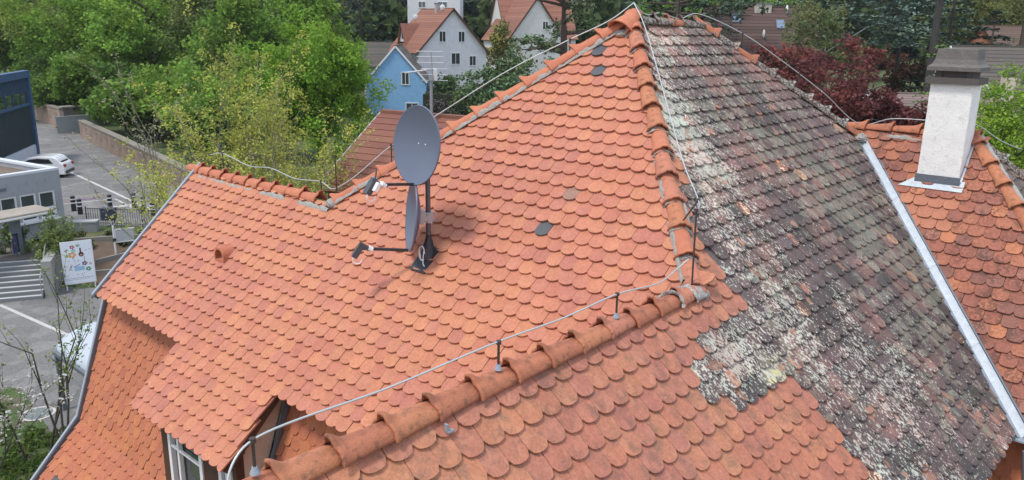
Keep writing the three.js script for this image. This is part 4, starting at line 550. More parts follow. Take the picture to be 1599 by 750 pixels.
{ // poster board with children's drawings
  const tex = canvasTex(256, 448, (c, w, h) => {
    c.fillStyle = '#dfe6f0'; c.fillRect(0, 0, w, h); let s2 = 5; const r2 = () => { s2 = (s2 * 16807) % 2147483647; return s2 / 2147483647; };
    const star = (x, y, r, col2) => { c.fillStyle = col2; for (let i = 0; i < 5; i++) { c.beginPath(); c.arc(x + r * Math.cos(i * 1.257), y + r * Math.sin(i * 1.257), r * 0.62, 0, 7); c.fill(); } };
    star(92, 56, 13, '#b8505a'); star(138, 44, 10, '#5d9a76'); star(86, 140, 22, '#e0a070'); star(100, 96, 12, '#8fc0a8');
    c.fillStyle = '#5a2a2c'; c.fillRect(150, 70, 13, 62); c.beginPath(); c.ellipse(160, 140, 21, 26, 0, 0, 7); c.fill(); c.fillStyle = '#d8b0a0'; c.beginPath(); c.arc(160, 146, 8, 0, 7); c.fill();
    c.strokeStyle = '#4a4a58'; c.lineWidth = 4; c.beginPath(); c.moveTo(182, 160); c.lineTo(182, 228); c.stroke(); star(180, 240, 15, '#6b3f78'); c.strokeStyle = '#8a7ab8'; c.lineWidth = 9; c.beginPath(); c.moveTo(92, 268); c.lineTo(142, 244); c.stroke();
    c.strokeStyle = '#7db0d8'; c.lineWidth = 7; for (let i = 0; i < 3; i++) { c.beginPath(); c.moveTo(96, 310 - i * 16); for (let k = 0; k < 9; k++) c.lineTo(96 + k * 10, 306 - i * 16 + (k % 2 ? 7 : -7)); c.stroke(); } star(206, 304, 15, '#4d8a64'); star(228, 250, 8, '#c08a86'); c.lineWidth = 4; c.strokeStyle = '#9090a0'; c.beginPath(); c.moveTo(220, 100); c.lineTo(248, 84); c.stroke();
    for (let i = 0; i < 34; i++) { c.fillStyle = ['#7a86a8', '#a07a9a', '#6f9a86', '#88909a'][i % 4]; c.beginPath(); c.arc(14 + r2() * (w - 28), 16 + r2() * (h - 90), 3 + r2() * 3, 0, 7); c.fill(); }
    c.fillStyle = '#8e96a2'; c.fillRect(12, 388, w - 24, 5); c.fillRect(12, 404, w - 60, 4);
  });
  const g = thing('poster_board', 'tall white board painted with colourful flowers and instruments', 'sign board'); g.position.copy(S(-19.92, 35.0, LOW)); g.rotation.y = yawTo(0.5, -0.8);
  const fm = [mWhite, mWhite, mWhite, mWhite, new THREE.MeshStandardMaterial({ map: tex, roughness: 0.6 }), mWhite]; const b = mesh('board', box(1.3, 2.0, 0.05, 0, 1.28, 0), mWhite, g); const pr = mesh('print', new THREE.PlaneGeometry(1.26, 1.95).translate(0, 1.28, 0.03), fm[4], g); b.rotation.x = pr.rotation.x = -0.06; for (const xx of [-0.58, 0.58]) mesh('leg', bar(V3(xx, 0, -0.03), V3(xx, 0.6, -0.03), 0.03), mWhite, g);
}
{ const g = thing('notice_frame', 'small white framed notice on a grey post', 'sign'); g.position.copy(S(-19.9, 38.4, groundY(-19.9, 38.4))); g.rotation.y = yawTo(0.5, -0.8); mesh('frame', [box(0.9, 0.05, 0.05, 0.5, 1.25, 0), box(0.9, 0.05, 0.05, 0.5, 0.6, 0), box(0.05, 0.6, 0.05, 0.07, 0.925, 0)], mWhite, g); mesh('panel', box(0.8, 0.6, 0.03, 0.5, 0.925, 0), std([0.5, 0.52, 0.55], 0.5), g); mesh('post', bar(V3(0, 0, 0), V3(0, 1.45, 0), 0.05), mWhite, g); mesh('lock', box(0.14, 0.16, 0.14, 0, 0.75, 0.02), std([0.04, 0.04, 0.04], 0.6), g); }
// bollards, railing, bin
{
  const mk = (r, f) => { const g = thing('bollard', 'black bollard with white reflective band beside the car park', 'bollard', 'bollards along the car park'); g.position.copy(S(r, f, UPP)); mesh('shaft', new THREE.CylinderGeometry(0.13, 0.14, 0.86, 14).translate(0, 0.43, 0), std([0.02, 0.02, 0.022], 0.6), g); for (const y of [0.5, 0.72]) mesh('band', new THREE.CylinderGeometry(0.137, 0.137, 0.07, 14).translate(0, y, 0), mWhite, g); mesh('cap', new THREE.SphereGeometry(0.13, 12, 6, 0, 7, 0, 1.57).scale(1, 0.5, 1).translate(0, 0.86, 0), std([0.02, 0.02, 0.022], 0.5), g); };
  for (const [r, f] of [[-25.8, 45.6], [-25.0, 44.8], [-23.9, 46.1], [-22.75, 46.7], [-21.7, 45.7], [-20.5, 44.2], [-19.4, 43.4]]) mk(r, f);
  const g = thing('railing', 'dark metal picket railing in front of the car park', 'railing'), mD = std([0.06, 0.06, 0.062], 0.6), a = S(-23.3, 42.3, UPP), b = S(-18.6, 42.0, UPP); mesh('rail', bar(a.clone().add(V3(0, 0.95, 0)), b.clone().add(V3(0, 0.95, 0)), 0.025), mD, g); mesh('rail', bar(a.clone().add(V3(0, 0.15, 0)), b.clone().add(V3(0, 0.15, 0)), 0.02), mD, g); for (let i = 0; i <= 36; i++) { const p = a.clone().lerp(b, i / 36); mesh(i % 12 ? 'picket' : 'post', bar(p, p.clone().add(V3(0, i % 12 ? 0.95 : 1.05, 0)), i % 12 ? 0.012 : 0.03, 6), mD, g); }
  const w = thing('low_wall', 'short grey concrete wall by the annex corner', 'wall'); w.position.copy(S(-22.9, 41.0, UPP - 0.4)); w.rotation.y = yawTo(0.2, -1); mesh('block', box(1.6, 0.9, 0.5, 0, 0.45, 0), std([0.33, 0.34, 0.35], 0.9, { map: mapRep(noiseGrey, 0.7) }), w); mesh('top', box(1.66, 0.08, 0.56, 0, 0.94, 0), std([0.4, 0.4, 0.4], 0.9), w);
  const bn = thing('litter_bin', 'dark blue square panel bin on the railing', 'bin'); bn.position.copy(S(-21.9, 42.0, UPP + 0.2)); bn.rotation.y = yawTo(0.1, -1); mesh('body', box(0.75, 0.62, 0.3, 0, 0.5, 0), std([0.035, 0.045, 0.075], 0.6), bn); mesh('lid', box(0.8, 0.05, 0.34, 0, 0.84, 0), std([0.05, 0.06, 0.09], 0.5), bn);
}
// planted bank between yard and car park
for (const [a, b, l] of [[[-23.6, 39.3], [-17.6, 40.3], 'long grey timber edging along the top of the planted bank'], [[-23, 37.6], [-20.6, 37.3], 'short grey timber edging behind the painted board'], [[-20.4, 37.4], [-17.6, 39.3], 'slanting grey timber edging across the planted bank'], [[-20.6, 36.3], [-17, 36.9], 'low grey timber edging at the foot of the planted bank']]) { const p = S(...a, groundY(...a) + 0.1), q = S(...b, groundY(...b) + 0.1); tag(mesh('timber_edging', plank(p, q, 0.16, 0.26), std([0.3, 0.28, 0.25], 0.9, { map: mapRep(noiseGrey, 1) }), scene), l, 'edging', 'edging logs on the planted bank'); }
sheet('planted_bank', 'brown mulch bank', [[-24, 35.6], [-15, 35.6], [-15, 40.5], [-24, 40.5]], (r, f) => groundY(r, f) + 0.02, std([0.16, 0.11, 0.075], 0.95, { map: mapRep(noiseGrey, 0.5) }));

// parked car, rear quarter showing
{
  const g = thing('parked_car', 'white hatchback parked behind the grey annex', 'car'); g.position.copy(S(-33.9, 56.2, UPP + 0.006)); g.rotation.y = yawTo(0.15, -1);    // local -x is forward
  const pf = new THREE.Shape(); pf.moveTo(1.95, 0.3); pf.lineTo(2.0, 0.62); pf.quadraticCurveTo(1.98, 0.98, 1.72, 1.06); pf.quadraticCurveTo(1.5, 1.45, 1.1, 1.47); pf.quadraticCurveTo(0.2, 1.53, -0.3, 1.42); pf.quadraticCurveTo(-0.8, 1.2, -1.1, 0.98); pf.quadraticCurveTo(-1.9, 0.9, -2.0, 0.62); pf.lineTo(-2.02, 0.28); pf.closePath();
  const paint = new THREE.MeshPhysicalMaterial({ color: col(0.75, 0.76, 0.78), roughness: 0.35, clearcoat: 1, clearcoatRoughness: 0.1 }), dark = std([0.015, 0.016, 0.018], 0.25);
  mesh('body', new THREE.ExtrudeGeometry(pf, { depth: 1.5, bevelEnabled: true, bevelSize: 0.06, bevelThickness: 0.1, bevelSegments: 3, curveSegments: 12 }).translate(0, 0, -0.75), paint, g);
  const wn = new THREE.Shape([new THREE.Vector2(1.3, 1.05), new THREE.Vector2(1.05, 1.36), new THREE.Vector2(0.3, 1.41), new THREE.Vector2(-0.3, 1.33), new THREE.Vector2(-0.75, 1.05)]); for (const zz of [0.85, -0.87]) mesh('side_window', new THREE.ExtrudeGeometry(wn, { depth: 0.02, bevelEnabled: false }).translate(0, 0, zz), dark, g);
  mesh('rear_window', plank(V3(1.8, 1.08, 0), V3(1.45, 1.42, 0), 1.2, 0.03), dark, g);
  for (const zz of [0.62, -0.62]) mesh('tail_light', box(0.12, 0.2, 0.3, 1.98, 0.88, zz * 1.1), std([0.3, 0.02, 0.02], 0.3), g); mesh('bumper', box(0.1, 0.2, 1.5, 2.03, 0.42, 0), dark, g);
  for (const [wx, wz] of [[1.25, 0.78], [1.25, -0.78], [-1.3, 0.78], [-1.3, -0.78]]) { const w = new THREE.Group(); w.name = 'wheel'; w.position.set(wx, 0.31, wz); g.add(w); mesh('tyre', new THREE.TorusGeometry(0.235, 0.085, 10, 28).scale(1, 1, 1.3), dark, w); mesh('rim', new THREE.CylinderGeometry(0.2, 0.2, 0.14, 20).rotateX(Math.PI / 2), std([0.35, 0.36, 0.38], 0.4, { metalness: 0.5 }), w); mesh('wheel_arch', new THREE.CylinderGeometry(0.37, 0.37, 0.1, 24).rotateX(Math.PI / 2).translate(0, 0.02, wz > 0 ? 0.04 : -0.04), dark, w); }
}
// shelter with curved translucent roof
{
  const g = thing('bike_shelter', 'curved translucent roofed shelter on grey posts in the yard', 'shelter'); g.position.copy(S(-14.2, 23.1, LOW)); g.rotation.y = yawTo(-0.66, -0.75); const mS = std([0.13, 0.15, 0.17], 0.5);
  const curve = t => [2.02 + 0.62 * Math.sin(t * 1.5), -1.45 * (1 - Math.cos(t * 1.5))], rg = new THREE.BoxGeometry(3.1, 1, 0.02, 1, 14, 1), p = rg.attributes.position; for (let i = 0; i < p.count; i++) { const [y, z] = curve(p.getY(i) + 0.5); p.setXYZ(i, p.getX(i) + 1.5, y + p.getZ(i), z - p.getZ(i) * 0.5); } rg.computeVertexNormals();
  mesh('roof_sheet', rg, new THREE.MeshPhysicalMaterial({ color: col(0.6, 0.66, 0.72), roughness: 0.4, transmission: 0.3, thickness: 0 }), g);
  for (const x of [0, 1.5, 3]) { mesh('rib', tube([...Array(9)].map((_, i) => { const [y, z] = curve(i / 8); return V3(x, y - 0.03, z); }), 0.022, 20, 6), mS, g); if (x !== 1.5) mesh('post', box(0.13, 2.05, 0.13, x, 1.0, 0), mS, g); } mesh('front_beam', box(3.1, 0.12, 0.1, 1.5, 2.0, 0.07), mS, g);
}

// ---------------------------------------------------------------- houses round about
const roofMat = c => std(c, 0.9, { map: mapRep(noiseGrey, 0.6) });
function gableHouse(name, label, o) {     // ridge along local z; gable faces +z; base at ground
  const g = thing(name, label, o.cat ?? 'house'); g.position.copy(S(o.r, o.f, o.y)); g.rotation.y = yawTo(...o.n); const { W, L, he, hr } = o, mw = std(o.wall, 0.9, { map: mapRep(stuccoTex, 0.3) }), ov = o.ov ?? 0.4, k = (hr - he) / (W / 2);
  const sh = new THREE.Shape([new THREE.Vector2(-W / 2, 0), new THREE.Vector2(W / 2, 0), new THREE.Vector2(W / 2, he), new THREE.Vector2(0, hr), new THREE.Vector2(-W / 2, he)]); mesh('wall', new THREE.ExtrudeGeometry(sh, { depth: L, bevelEnabled: false }).translate(0, 0, -L), mw, g);
  const sl = Math.hypot(W / 2, hr - he) + ov, n = Math.max(6, Math.round(sl / (o.course ?? 0.35))), ang = Math.atan(k);
  for (const s of [-1, 1]) { const side = new THREE.Group(); side.name = 'roof'; g.add(side); side.position.set(0, hr + 0.02, -L / 2); side.rotation.z = -s * ang; for (let i = 0; i < n; i++) { const w = sl / n; mesh('tile_course', new THREE.BoxGeometry(w * 1.12, 0.06, L + 2 * ov * 0.8).rotateZ(s * 0.06).translate(s * (i + 0.5) * w, 0.09, 0), pick(o.mats), side); } mesh('roof_deck', box(sl, 0.08, L + ov, s * sl / 2, 0.01, 0), o.mats[0], side); for (const e of [1, -1]) mesh('barge_board', box(sl, 0.2, 0.05, s * sl / 2, 0.02, e * (L / 2 + ov * 0.82)), o.trim ?? mWood, side); for (const b of o.sky ?? []) if (b[0] === s) { const w = new THREE.Group(); w.name = 'skylight'; side.add(w); w.position.set(s * b[1], 0.16, b[2]); mesh('frame', box(0.95, 0.08, 0.75), mZincDark, w); mesh('pane', box(0.8, 0.02, 0.6, 0, 0.05, 0), std([0.2, 0.26, 0.36], 0.1), w); } }
  mesh('ridge', box(0.3, 0.12, L + 1.4 * ov, 0, hr + 0.13, -L / 2), o.mats[0], g);
  for (const [x, y, w, h, face] of o.win ?? []) { const q = new THREE.Group(); q.name = 'window'; g.add(q); if (face === 'l') { q.position.set(-W / 2 - 0.02, y, -x); q.rotation.y = -Math.PI / 2; } else if (face === 'r') { q.position.set(W / 2 + 0.02, y, -x); q.rotation.y = Math.PI / 2; } else q.position.set(x, y, 0.02); mesh('frame', [box(w + 0.16, 0.09, 0.1, 0, h / 2, 0), box(w + 0.16, 0.09, 0.14, 0, -h / 2, 0), box(0.09, h, 0.1, -w / 2, 0, 0), box(0.09, h, 0.1, w / 2, 0, 0), box(0.06, h, 0.08, 0, 0, 0)], mWhite, q); mesh('pane', box(w, h, 0.04), mGlass, q); }
  for (const [x, z, h, c] of o.chim ?? []) { const q = new THREE.Group(); q.name = 'chimney'; g.add(q); q.position.set(x, hr - Math.abs(x) * k - 0.4, z); mesh('stack', box(0.6, h, 0.6, 0, h / 2, 0), std(c, 0.9), q); mesh('cap', box(0.72, 0.1, 0.72, 0, h + 0.05, 0), mZincDark, q); }
  for (const [x, z] of o.dish ?? []) { const q = new THREE.Group(); q.name = 'dish'; g.add(q); q.position.set(x, hr - Math.abs(x) * k + 0.7, z); mesh('reflector', new THREE.SphereGeometry(0.5, 16, 6, 0, 7, 0, 0.9).rotateX(Math.PI / 2).scale(1, 1, 0.5), mWhite, q); mesh('stem', bar(V3(0, -0.8, 0), V3(0, 0, 0), 0.04), mZincDark, q); }
  return g;
}
const RED = [[0.34, 0.15, 0.1], [0.3, 0.13, 0.09], [0.37, 0.17, 0.115]].map(roofMat), BRN = [[0.12, 0.075, 0.065], [0.105, 0.066, 0.058], [0.14, 0.09, 0.078]].map(roofMat), GRYR = [[0.13, 0.115, 0.1], [0.11, 0.1, 0.09], [0.15, 0.13, 0.11]].map(roofMat), COC = [[0.27, 0.11, 0.075], [0.25, 0.1, 0.07], [0.29, 0.12, 0.08]].map(roofMat), PKR = [[0.26, 0.19, 0.17], [0.23, 0.17, 0.15], [0.29, 0.21, 0.185]].map(roofMat);
// near neighbour: brown pantile roof, gable towards the left
gableHouse('brown_roof_house', 'house with plain brown red tiled roof behind the satellite dishes', { r: -4.75, f: 30.2, y: -12, n: [-0.876, 0.483], W: 7, L: 9, he: 6.6, hr: 8.75, wall: [0.6, 0.58, 0.54], mats: COC, course: 0.34, ov: 0.35, trim: std([0.4, 0.42, 0.42], 0.6) });
{ // aerial on the brown roof
  const g = thing('tv_aerial', 'grey roof mast with white comb shaped television aerials', 'aerial'); const b = S(-2.95, 28.7, -3.6); g.position.copy(b); g.rotation.y = yawTo(0, -1); const mA = std([0.6, 0.61, 0.62], 0.5, { metalness: 0.3 }), mM = std([0.3, 0.31, 0.33], 0.5, { metalness: 0.4 });
  mesh('mast', bar(V3(0, 0, 0), V3(0, 1.95, 0), 0.055), mM, g); mesh('thin_mast', bar(V3(0.06, 1.9, 0), V3(0.0, 2.75, 0), 0.018), mM, g); mesh('boom', bar(V3(-0.85, 2.02, 0.3), V3(0.15, 2.15, -0.15), 0.03), mA, g);
  for (let i = 0; i < 9; i++) { const t = i / 9; mesh('element', bar(V3(-0.85 + t, 2.02 + t * 0.13, 0.05 - t * 0.45), V3(-0.85 + t, 2.02 + t * 0.13, 0.55 - t * 0.45), 0.011, 5), mA, g); }
  for (const y of [1.75, 1.95, 2.15, 2.37, 2.57, 2.75]) mesh('element', bar(V3(y > 2.2 ? -0.5 : -0.35, y, 0), V3(y > 2.2 ? 0.45 : 0.6, y, 0), 0.012, 5), mA, g); mesh('junction_box', box(0.16, 0.2, 0.14, 0, 1.85, 0.05), mM, g); mesh('panel', box(0.14, 0.4, 0.05, 0.16, 1.95, 0.05), mA, g);
}
gableHouse('blue_house', 'sky blue gabled house with white verge trim', { r: -14.6, f: 100, y: -11, n: [0.05, -1], W: 7.3, L: 9, he: 4.4, hr: 8.55, wall: [0.25, 0.49, 0.8], mats: GRYR, ov: 0.25, trim: mWhite, win: [[1.15, 4.75, 0.9, 1.5], [1.9, 1.1, 1.5, 1.3]] });
{ const h = gableHouse('white_house', 'white gabled house with red tiled roof and small dormer', { r: -8.4, f: 111, y: -10.5, n: [0.5, -0.866], W: 10.2, L: 10, he: 7.3, hr: 12.75, wall: [0.76, 0.78, 0.84], mats: RED, ov: 0.5, win: [[-1.55, 9.2, 0.95, 1.4], [1.3, 9.2, 0.95, 1.4], [0.4, 6.3, 1.3, 1.5], [3.0, 6.0, 1.0, 1.3]], dish: [[-0.4, -2.5], [-1.6, -9]], chim: [[-0.3, -4.2, 1.5, [0.4, 0.38, 0.36]]] });
  const d = new THREE.Group(); d.name = 'dormer'; h.add(d); d.position.set(-3.4, 9.6, -6.5); d.rotation.y = -Math.PI / 2; const s = new THREE.Shape([new THREE.Vector2(-1.1, -0.6), new THREE.Vector2(1.1, -0.6), new THREE.Vector2(0, 1.7)]); mesh('gable', new THREE.ExtrudeGeometry(s, { depth: 2.4, bevelEnabled: false }).translate(0, -0.6, -1.2), std([0.66, 0.66, 0.68], 0.8), d); mesh('dormer_roof', [plank(V3(0, 1.25, 0.1), V3(-1.4, -1.6, 0.1), 2.8, 0.12, V3(-1, 0.5, 0)), plank(V3(0, 1.25, 0.1), V3(1.4, -1.6, 0.1), 2.8, 0.12, V3(1, 0.5, 0))], RED[1], d); mesh('window_pane', box(0.5, 0.8, 0.05, 0, -0.4, 1.22), mGlass, d); }
gableHouse('grey_roof_house', 'low house with weathered brown grey roof behind the blue gable', { r: -21.5, f: 118, y: -10, n: [-1, -0.1], W: 9, L: 11, he: 4.6, hr: 7.6, wall: [0.6, 0.58, 0.55], mats: GRYR, sky: [[1, 1.2, 0], [-1, 1.2, 2]] });
gableHouse('far_white_house', 'far white block seen above the red roofed house', { r: -14, f: 142, y: -8, n: [0, -1], W: 9, L: 9, he: 14, hr: 17, wall: [0.72, 0.74, 0.78], mats: BRN, win: [[1.5, 11.6, 1.6, 1.0], [-2, 11.6, 1.2, 1.0]] });
gableHouse('brick_white_house', 'white house with brick red roof behind the pine', { r: 3.4, f: 128, y: -9, n: [0.35, -0.94], W: 9.5, L: 12, he: 7.2, hr: 13.5, wall: [0.74, 0.74, 0.74], mats: RED, win: [[0.6, 6.2, 1, 1.3], [2.4, 6.2, 1, 1.3], [1.4, 9.4, 0.9, 1.2]] });
gableHouse('red_roof_house', 'tall house with red tile slope and white window', { r: -3.0, f: 138, y: -9, n: [-0.94, -0.3], W: 11, L: 12, he: 7.5, hr: 15, wall: [0.72, 0.72, 0.7], mats: RED, win: [[6, 5, 1.2, 1.4, 'r'], [3, 5, 1.2, 1.4, 'r']] });
gableHouse('dark_brown_roof_house', 'wide house with dark brown tiled roof, skylights and twin chimneys', { r: 17.6, f: 76, y: -9.5, n: [-1, 0.03], W: 10, L: 9.4, he: 4.8, hr: 11.55, wall: [0.5, 0.47, 0.43], mats: BRN, ov: 0.5, sky: [[1, 1.3, 2.2], [1, 1.9, -1.7], [-1, 1.4, 0]], chim: [[0.2, -4.5, 1.0, [0.5, 0.45, 0.38]], [0.2, -5.4, 1.0, [0.5, 0.45, 0.38]]], dish: [[0.6, -7.2], [2.2, -4.9]] });
gableHouse('pink_roof_house', 'house with pinkish grey interlocking tile roof behind the chimney', { r: 25.3, f: 57.5, y: -9, n: [-1, 0.0], W: 8, L: 9, he: 2.4, hr: 4.75, wall: [0.62, 0.58, 0.52], mats: PKR, course: 0.3, ov: 0.2, trim: mWhite });
{ const h = gableHouse('dark_roof_house', 'cream house with dark grey tile roof and white barge boards', { r: 38.6, f: 72, y: -9, n: [-1, 0.12], W: 9, L: 12, he: 3.6, hr: 7.9, wall: [0.6, 0.53, 0.44], mats: GRYR, course: 0.45, ov: 0.4, trim: mWhite, chim: [] });
  const q = new THREE.Group(); q.name = 'chimney'; h.add(q); q.position.set(4.2, 3.3, -3.0); mesh('stack', box(0.85, 2.3, 0.85, 0, 1.15, 0), std([0.6, 0.5, 0.42], 0.9), q); mesh('flue', box(0.7, 0.28, 0.7, 0, 2.4, 0), std([0.16, 0.12, 0.1], 0.9), q); mesh('cap', box(0.95, 0.08, 0.95, 0, 2.57, 0), std([0.08, 0.075, 0.07], 0.9), q);
  const d = new THREE.Group(); d.name = 'cross_gable'; h.add(d); d.position.set(4.6, 0, -0.9); const s = new THREE.Shape([new THREE.Vector2(-1.9, 0), new THREE.Vector2(1.9, 0), new THREE.Vector2(1.9, 2.2), new THREE.Vector2(0, 4.9), new THREE.Vector2(-1.9, 2.2)]); mesh('gable', new THREE.ExtrudeGeometry(s, { depth: 0.3, bevelEnabled: false }).rotateY(Math.PI / 2), std([0.6, 0.54, 0.46], 0.9), d); for (const e of [-1, 1]) mesh('barge_board', plank(V3(0.35, 5.1, 0), V3(0.35, 1.9, e * 2.3), 0.12, 0.25, V3(1, 0, 0)), mWhite, d); }
{ const h = gableHouse('timber_framed_house', 'half timbered gable house with brown tiled roof in the distance', { r: 59, f: 104, y: -8, n: [-0.95, -0.3], W: 9, L: 14, he: 4.5, hr: 9.0, wall: [0.42, 0.18, 0.11], mats: [[0.2, 0.13, 0.1], [0.18, 0.115, 0.09]].map(roofMat), chim: [[0.3, -7.5, 1.6, [0.75, 0.74, 0.72]]] });
  const d = new THREE.Group(); d.name = 'cross_gable'; h.add(d); d.position.set(4.3, 3.9, -9.5); d.rotation.y = Math.PI / 2; const s = new THREE.Shape([new THREE.Vector2(-3, 0), new THREE.Vector2(3, 0), new THREE.Vector2(1.5, 3.1), new THREE.Vector2(-1.5, 3.1)]); mesh('gable', new THREE.ExtrudeGeometry(s, { depth: 1.2, bevelEnabled: false }).translate(0, 0, -1), std([0.42, 0.17, 0.1], 0.9), d); for (const [a, b] of [[[-3.1, 0], [-1.5, 3.2]], [[3.1, 0], [1.5, 3.2]], [[-1.6, 3.15], [1.6, 3.15]], [[-1, 0], [0, 2.2]], [[1, 0], [0, 2.2]], [[-2.4, 1.1], [2.4, 1.1]], [[-1.2, 0], [-1.2, 3.1]], [[1.2, 0], [1.2, 3.1]]]) mesh('timber', plank(V3(...a, 0.26), V3(...b, 0.26), 0.12, 0.22, V3(0, 0, 1)), mWood, d); }
{ const g = thing('garden_shed', 'low shed with flat rusty brown roof beside the brown roofed house', 'shed'); g.position.copy(S(-7.6, 25.5, -11)); g.rotation.y = yawTo(-0.4, -0.9); mesh('wall', box(3.4, 4.4, 3, 0, 2.2, 0), std([0.14, 0.09, 0.07], 0.9), g); mesh('roof', box(4.2, 0.14, 3.8, 0, 4.6, 0).rotateX(0.06), std([0.15, 0.075, 0.055], 0.85, { map: mapRep(noiseGrey, 0.6) }), g); mesh('skylight', box(1, 0.05, 0.7, 0.9, 4.75, -0.9).rotateX(0.06), std([0.4, 0.42, 0.45], 0.3), g); }
{ const g = thing('utility_pole', 'tall dark wooden utility pole beside the cedars', 'pole'); g.position.copy(S(29.6, 58, -9.6)); mesh('shaft', bar(V3(0, 0, 0), V3(0, 13.5, 0), 0.3, 10, 0.22), std([0.06, 0.052, 0.05], 0.9, { map: mapRep(noiseGrey, 1) }), g); mesh('arm', box(1.4, 0.12, 0.12, 0, 12.6, 0), mWood, g); }
{ const g = thing('black_cable', 'black overhead cable crossing behind the chimney', 'cable'); mesh('cable', tube([S(12, 30, -4.4), S(14, 33, -4.0), S(17, 37, -3.95), S(19.5, 36, -5.4), S(22, 36, -6.5)], 0.02, 50, 5), std([0.02, 0.02, 0.02], 0.6), g); mesh('joint_sleeve', bar(S(15.2, 34.6, -3.98), S(15.9, 35.4, -3.96), 0.06), std([0.02, 0.02, 0.02], 0.6), g); }

// ---------------------------------------------------------------- vegetation
function leafCloud(clumps, per, size, cr, tone, vary, flat = 0.75, lift = 0.3) {
  const n = clumps.length * per, P = new Float32Array(n * 12), C = new Float32Array(n * 12), ix = new Uint32Array(n * 6); let k = 0;
  const a = V3(0, 0, 0), b = V3(0, 0, 0), nn = V3(0, 0, 0);
  for (const c of clumps) {
    const br = 1 + vary * (rnd() - 0.5) * 2, hue = vary * (rnd() - 0.5) * 0.7, R = cr * rr(0.7, 1.3) * (c.s ?? 1);
    for (let i = 0; i < per; i++) {
      const x = c.x + gs() * R, y = c.y + gs() * R * flat, z = c.z + gs() * R; nn.set(gs(), gs() + lift * 2, gs()).normalize(); a.set(gs(), gs(), gs()).cross(nn).normalize(); b.copy(nn).cross(a); const s = size * rr(0.6, 1.3), w = s * 0.55, fd = s * 0.18, o = k * 12;
      P.set([x + a.x * s, y + a.y * s, z + a.z * s, x + b.x * w + nn.x * fd, y + b.y * w + nn.y * fd, z + b.z * w + nn.z * fd, x - a.x * s, y - a.y * s, z - a.z * s, x - b.x * w + nn.x * fd, y - b.y * w + nn.y * fd, z - b.z * w + nn.z * fd], o);
      const q = br * rr(0.8, 1.2), cc = [tone[0] * q * (1 + hue), tone[1] * q, tone[2] * q * (1 - hue)]; for (let v = 0; v < 4; v++) C.set(cc, o + v * 3);
      ix.set([k * 4, k * 4 + 1, k * 4 + 2, k * 4, k * 4 + 2, k * 4 + 3], k * 6); k++;
    }
  }
  const g = new THREE.BufferGeometry(); g.setAttribute('position', new THREE.BufferAttribute(P, 3)); g.setAttribute('color', new THREE.BufferAttribute(C, 3)); g.setIndex(new THREE.BufferAttribute(ix, 1)); g.computeVertexNormals(); return g;
}
const mLeaf = new THREE.MeshPhysicalMaterial({ color: 0xffffff, vertexColors: true, roughness: 1, specularIntensity: 0.25, transmission: 0.35, thickness: 0, side: THREE.DoubleSide });
const mNeedle = new THREE.MeshStandardMaterial({ color: 0xffffff, vertexColors: true, roughness: 1, side: THREE.DoubleSide });
const mBark = std([0.09, 0.075, 0.06], 0.95, { map: mapRep(noiseGrey, 1.2) }), mBarkPale = std([0.27, 0.25, 0.2], 0.95, { map: mapRep(noiseGrey, 1.2) });
function crownClumps(n, rx, ry, cy, lobes) {                                       // clump centres gathered on a handful of uneven boughs
  const L = []; for (let i = 0; i < lobes; i++) { const t = Math.acos(rr(-0.75, 1)), p = rr(0, 6.283), q = rr(0.35, 0.8); L.push([rx * q * Math.sin(t) * Math.cos(p), cy + ry * q * Math.cos(t), rx * q * Math.sin(t) * Math.sin(p), rr(0.26, 0.46)]); }
  const out = []; for (let i = 0; i < n; i++) { const l = pick(L), t = Math.acos(rr(-0.8, 1)), p = rr(0, 6.283), q = Math.pow(rnd(), 0.35) * l[3]; out.push({ x: l[0] + rx * q * Math.sin(t) * Math.cos(p), y: l[1] + ry * q * Math.cos(t), z: l[2] + rx * q * Math.sin(t) * Math.sin(p) }); } return out;
}
function trunkGeo(h, r, limbs, spread, h0) { const g = [bar(V3(0, -0.3, 0), V3(rr(-0.02, 0.02) * h, h * 0.75, rr(-0.02, 0.02) * h), r, 9, r * 0.35)]; for (let i = 0; i < limbs; i++) { const y = lerp(h0, h * 0.7, (i + 0.3) / limbs), p = rr(0, 6.283), l = spread * rr(0.5, 0.95); g.push(bar(V3(0, y, 0), V3(Math.cos(p) * l, y + l * rr(0.3, 0.9), Math.sin(p) * l), r * 0.35, 6, r * 0.08)); } return g; }
function tree(name, label, group, r, f, y, h, w, o) {
  const g = thing(name, label, 'tree', group); g.position.copy(S(r, f, y)); const cb = o.cb ?? 0.25, ry = h * (1 - cb) / 2, cy = h * (1 + cb) / 2;
  mesh('trunk', trunkGeo(h, o.tr ?? h * 0.022, o.limbs ?? 9, w * 0.42, h * cb), o.bark ?? mBark, g);
  mesh('crown', leafCloud(crownClumps(o.n, w / 2, ry, cy, o.lobes ?? 14), o.per, o.size, o.cr, o.tone, o.vary ?? 0.28, 0.7, o.lift ?? 0.3), o.mat ?? mLeaf, g); return g;
}
const G1 = [0.2, 0.33, 0.05], G2 = [0.165, 0.28, 0.045], G3 = [0.24, 0.31, 0.075], G4 = [0.1, 0.18, 0.035];
const far = { n: 260, per: 64, size: 0.23, cr: 0.95 };
const GB = 'broadleaf trees behind the stone walls';
tree('broadleaf_tree', 'fresh green broadleaf tree above the blue hall', GB, -66, 112, UPP, 17.5, 15, { ...far, tone: G3, cb: 0.12 });
tree('broadleaf_tree', 'bright green broadleaf tree behind the tall stone wall', GB, -52, 98, UPP, 19, 15, { ...far, tone: G1, cb: 0.1 });
tree('broadleaf_tree', 'large bright maple behind the gate', GB, -42, 94, UPP, 21, 16, { ...far, n: 280, tone: G1, cb: 0.1 });
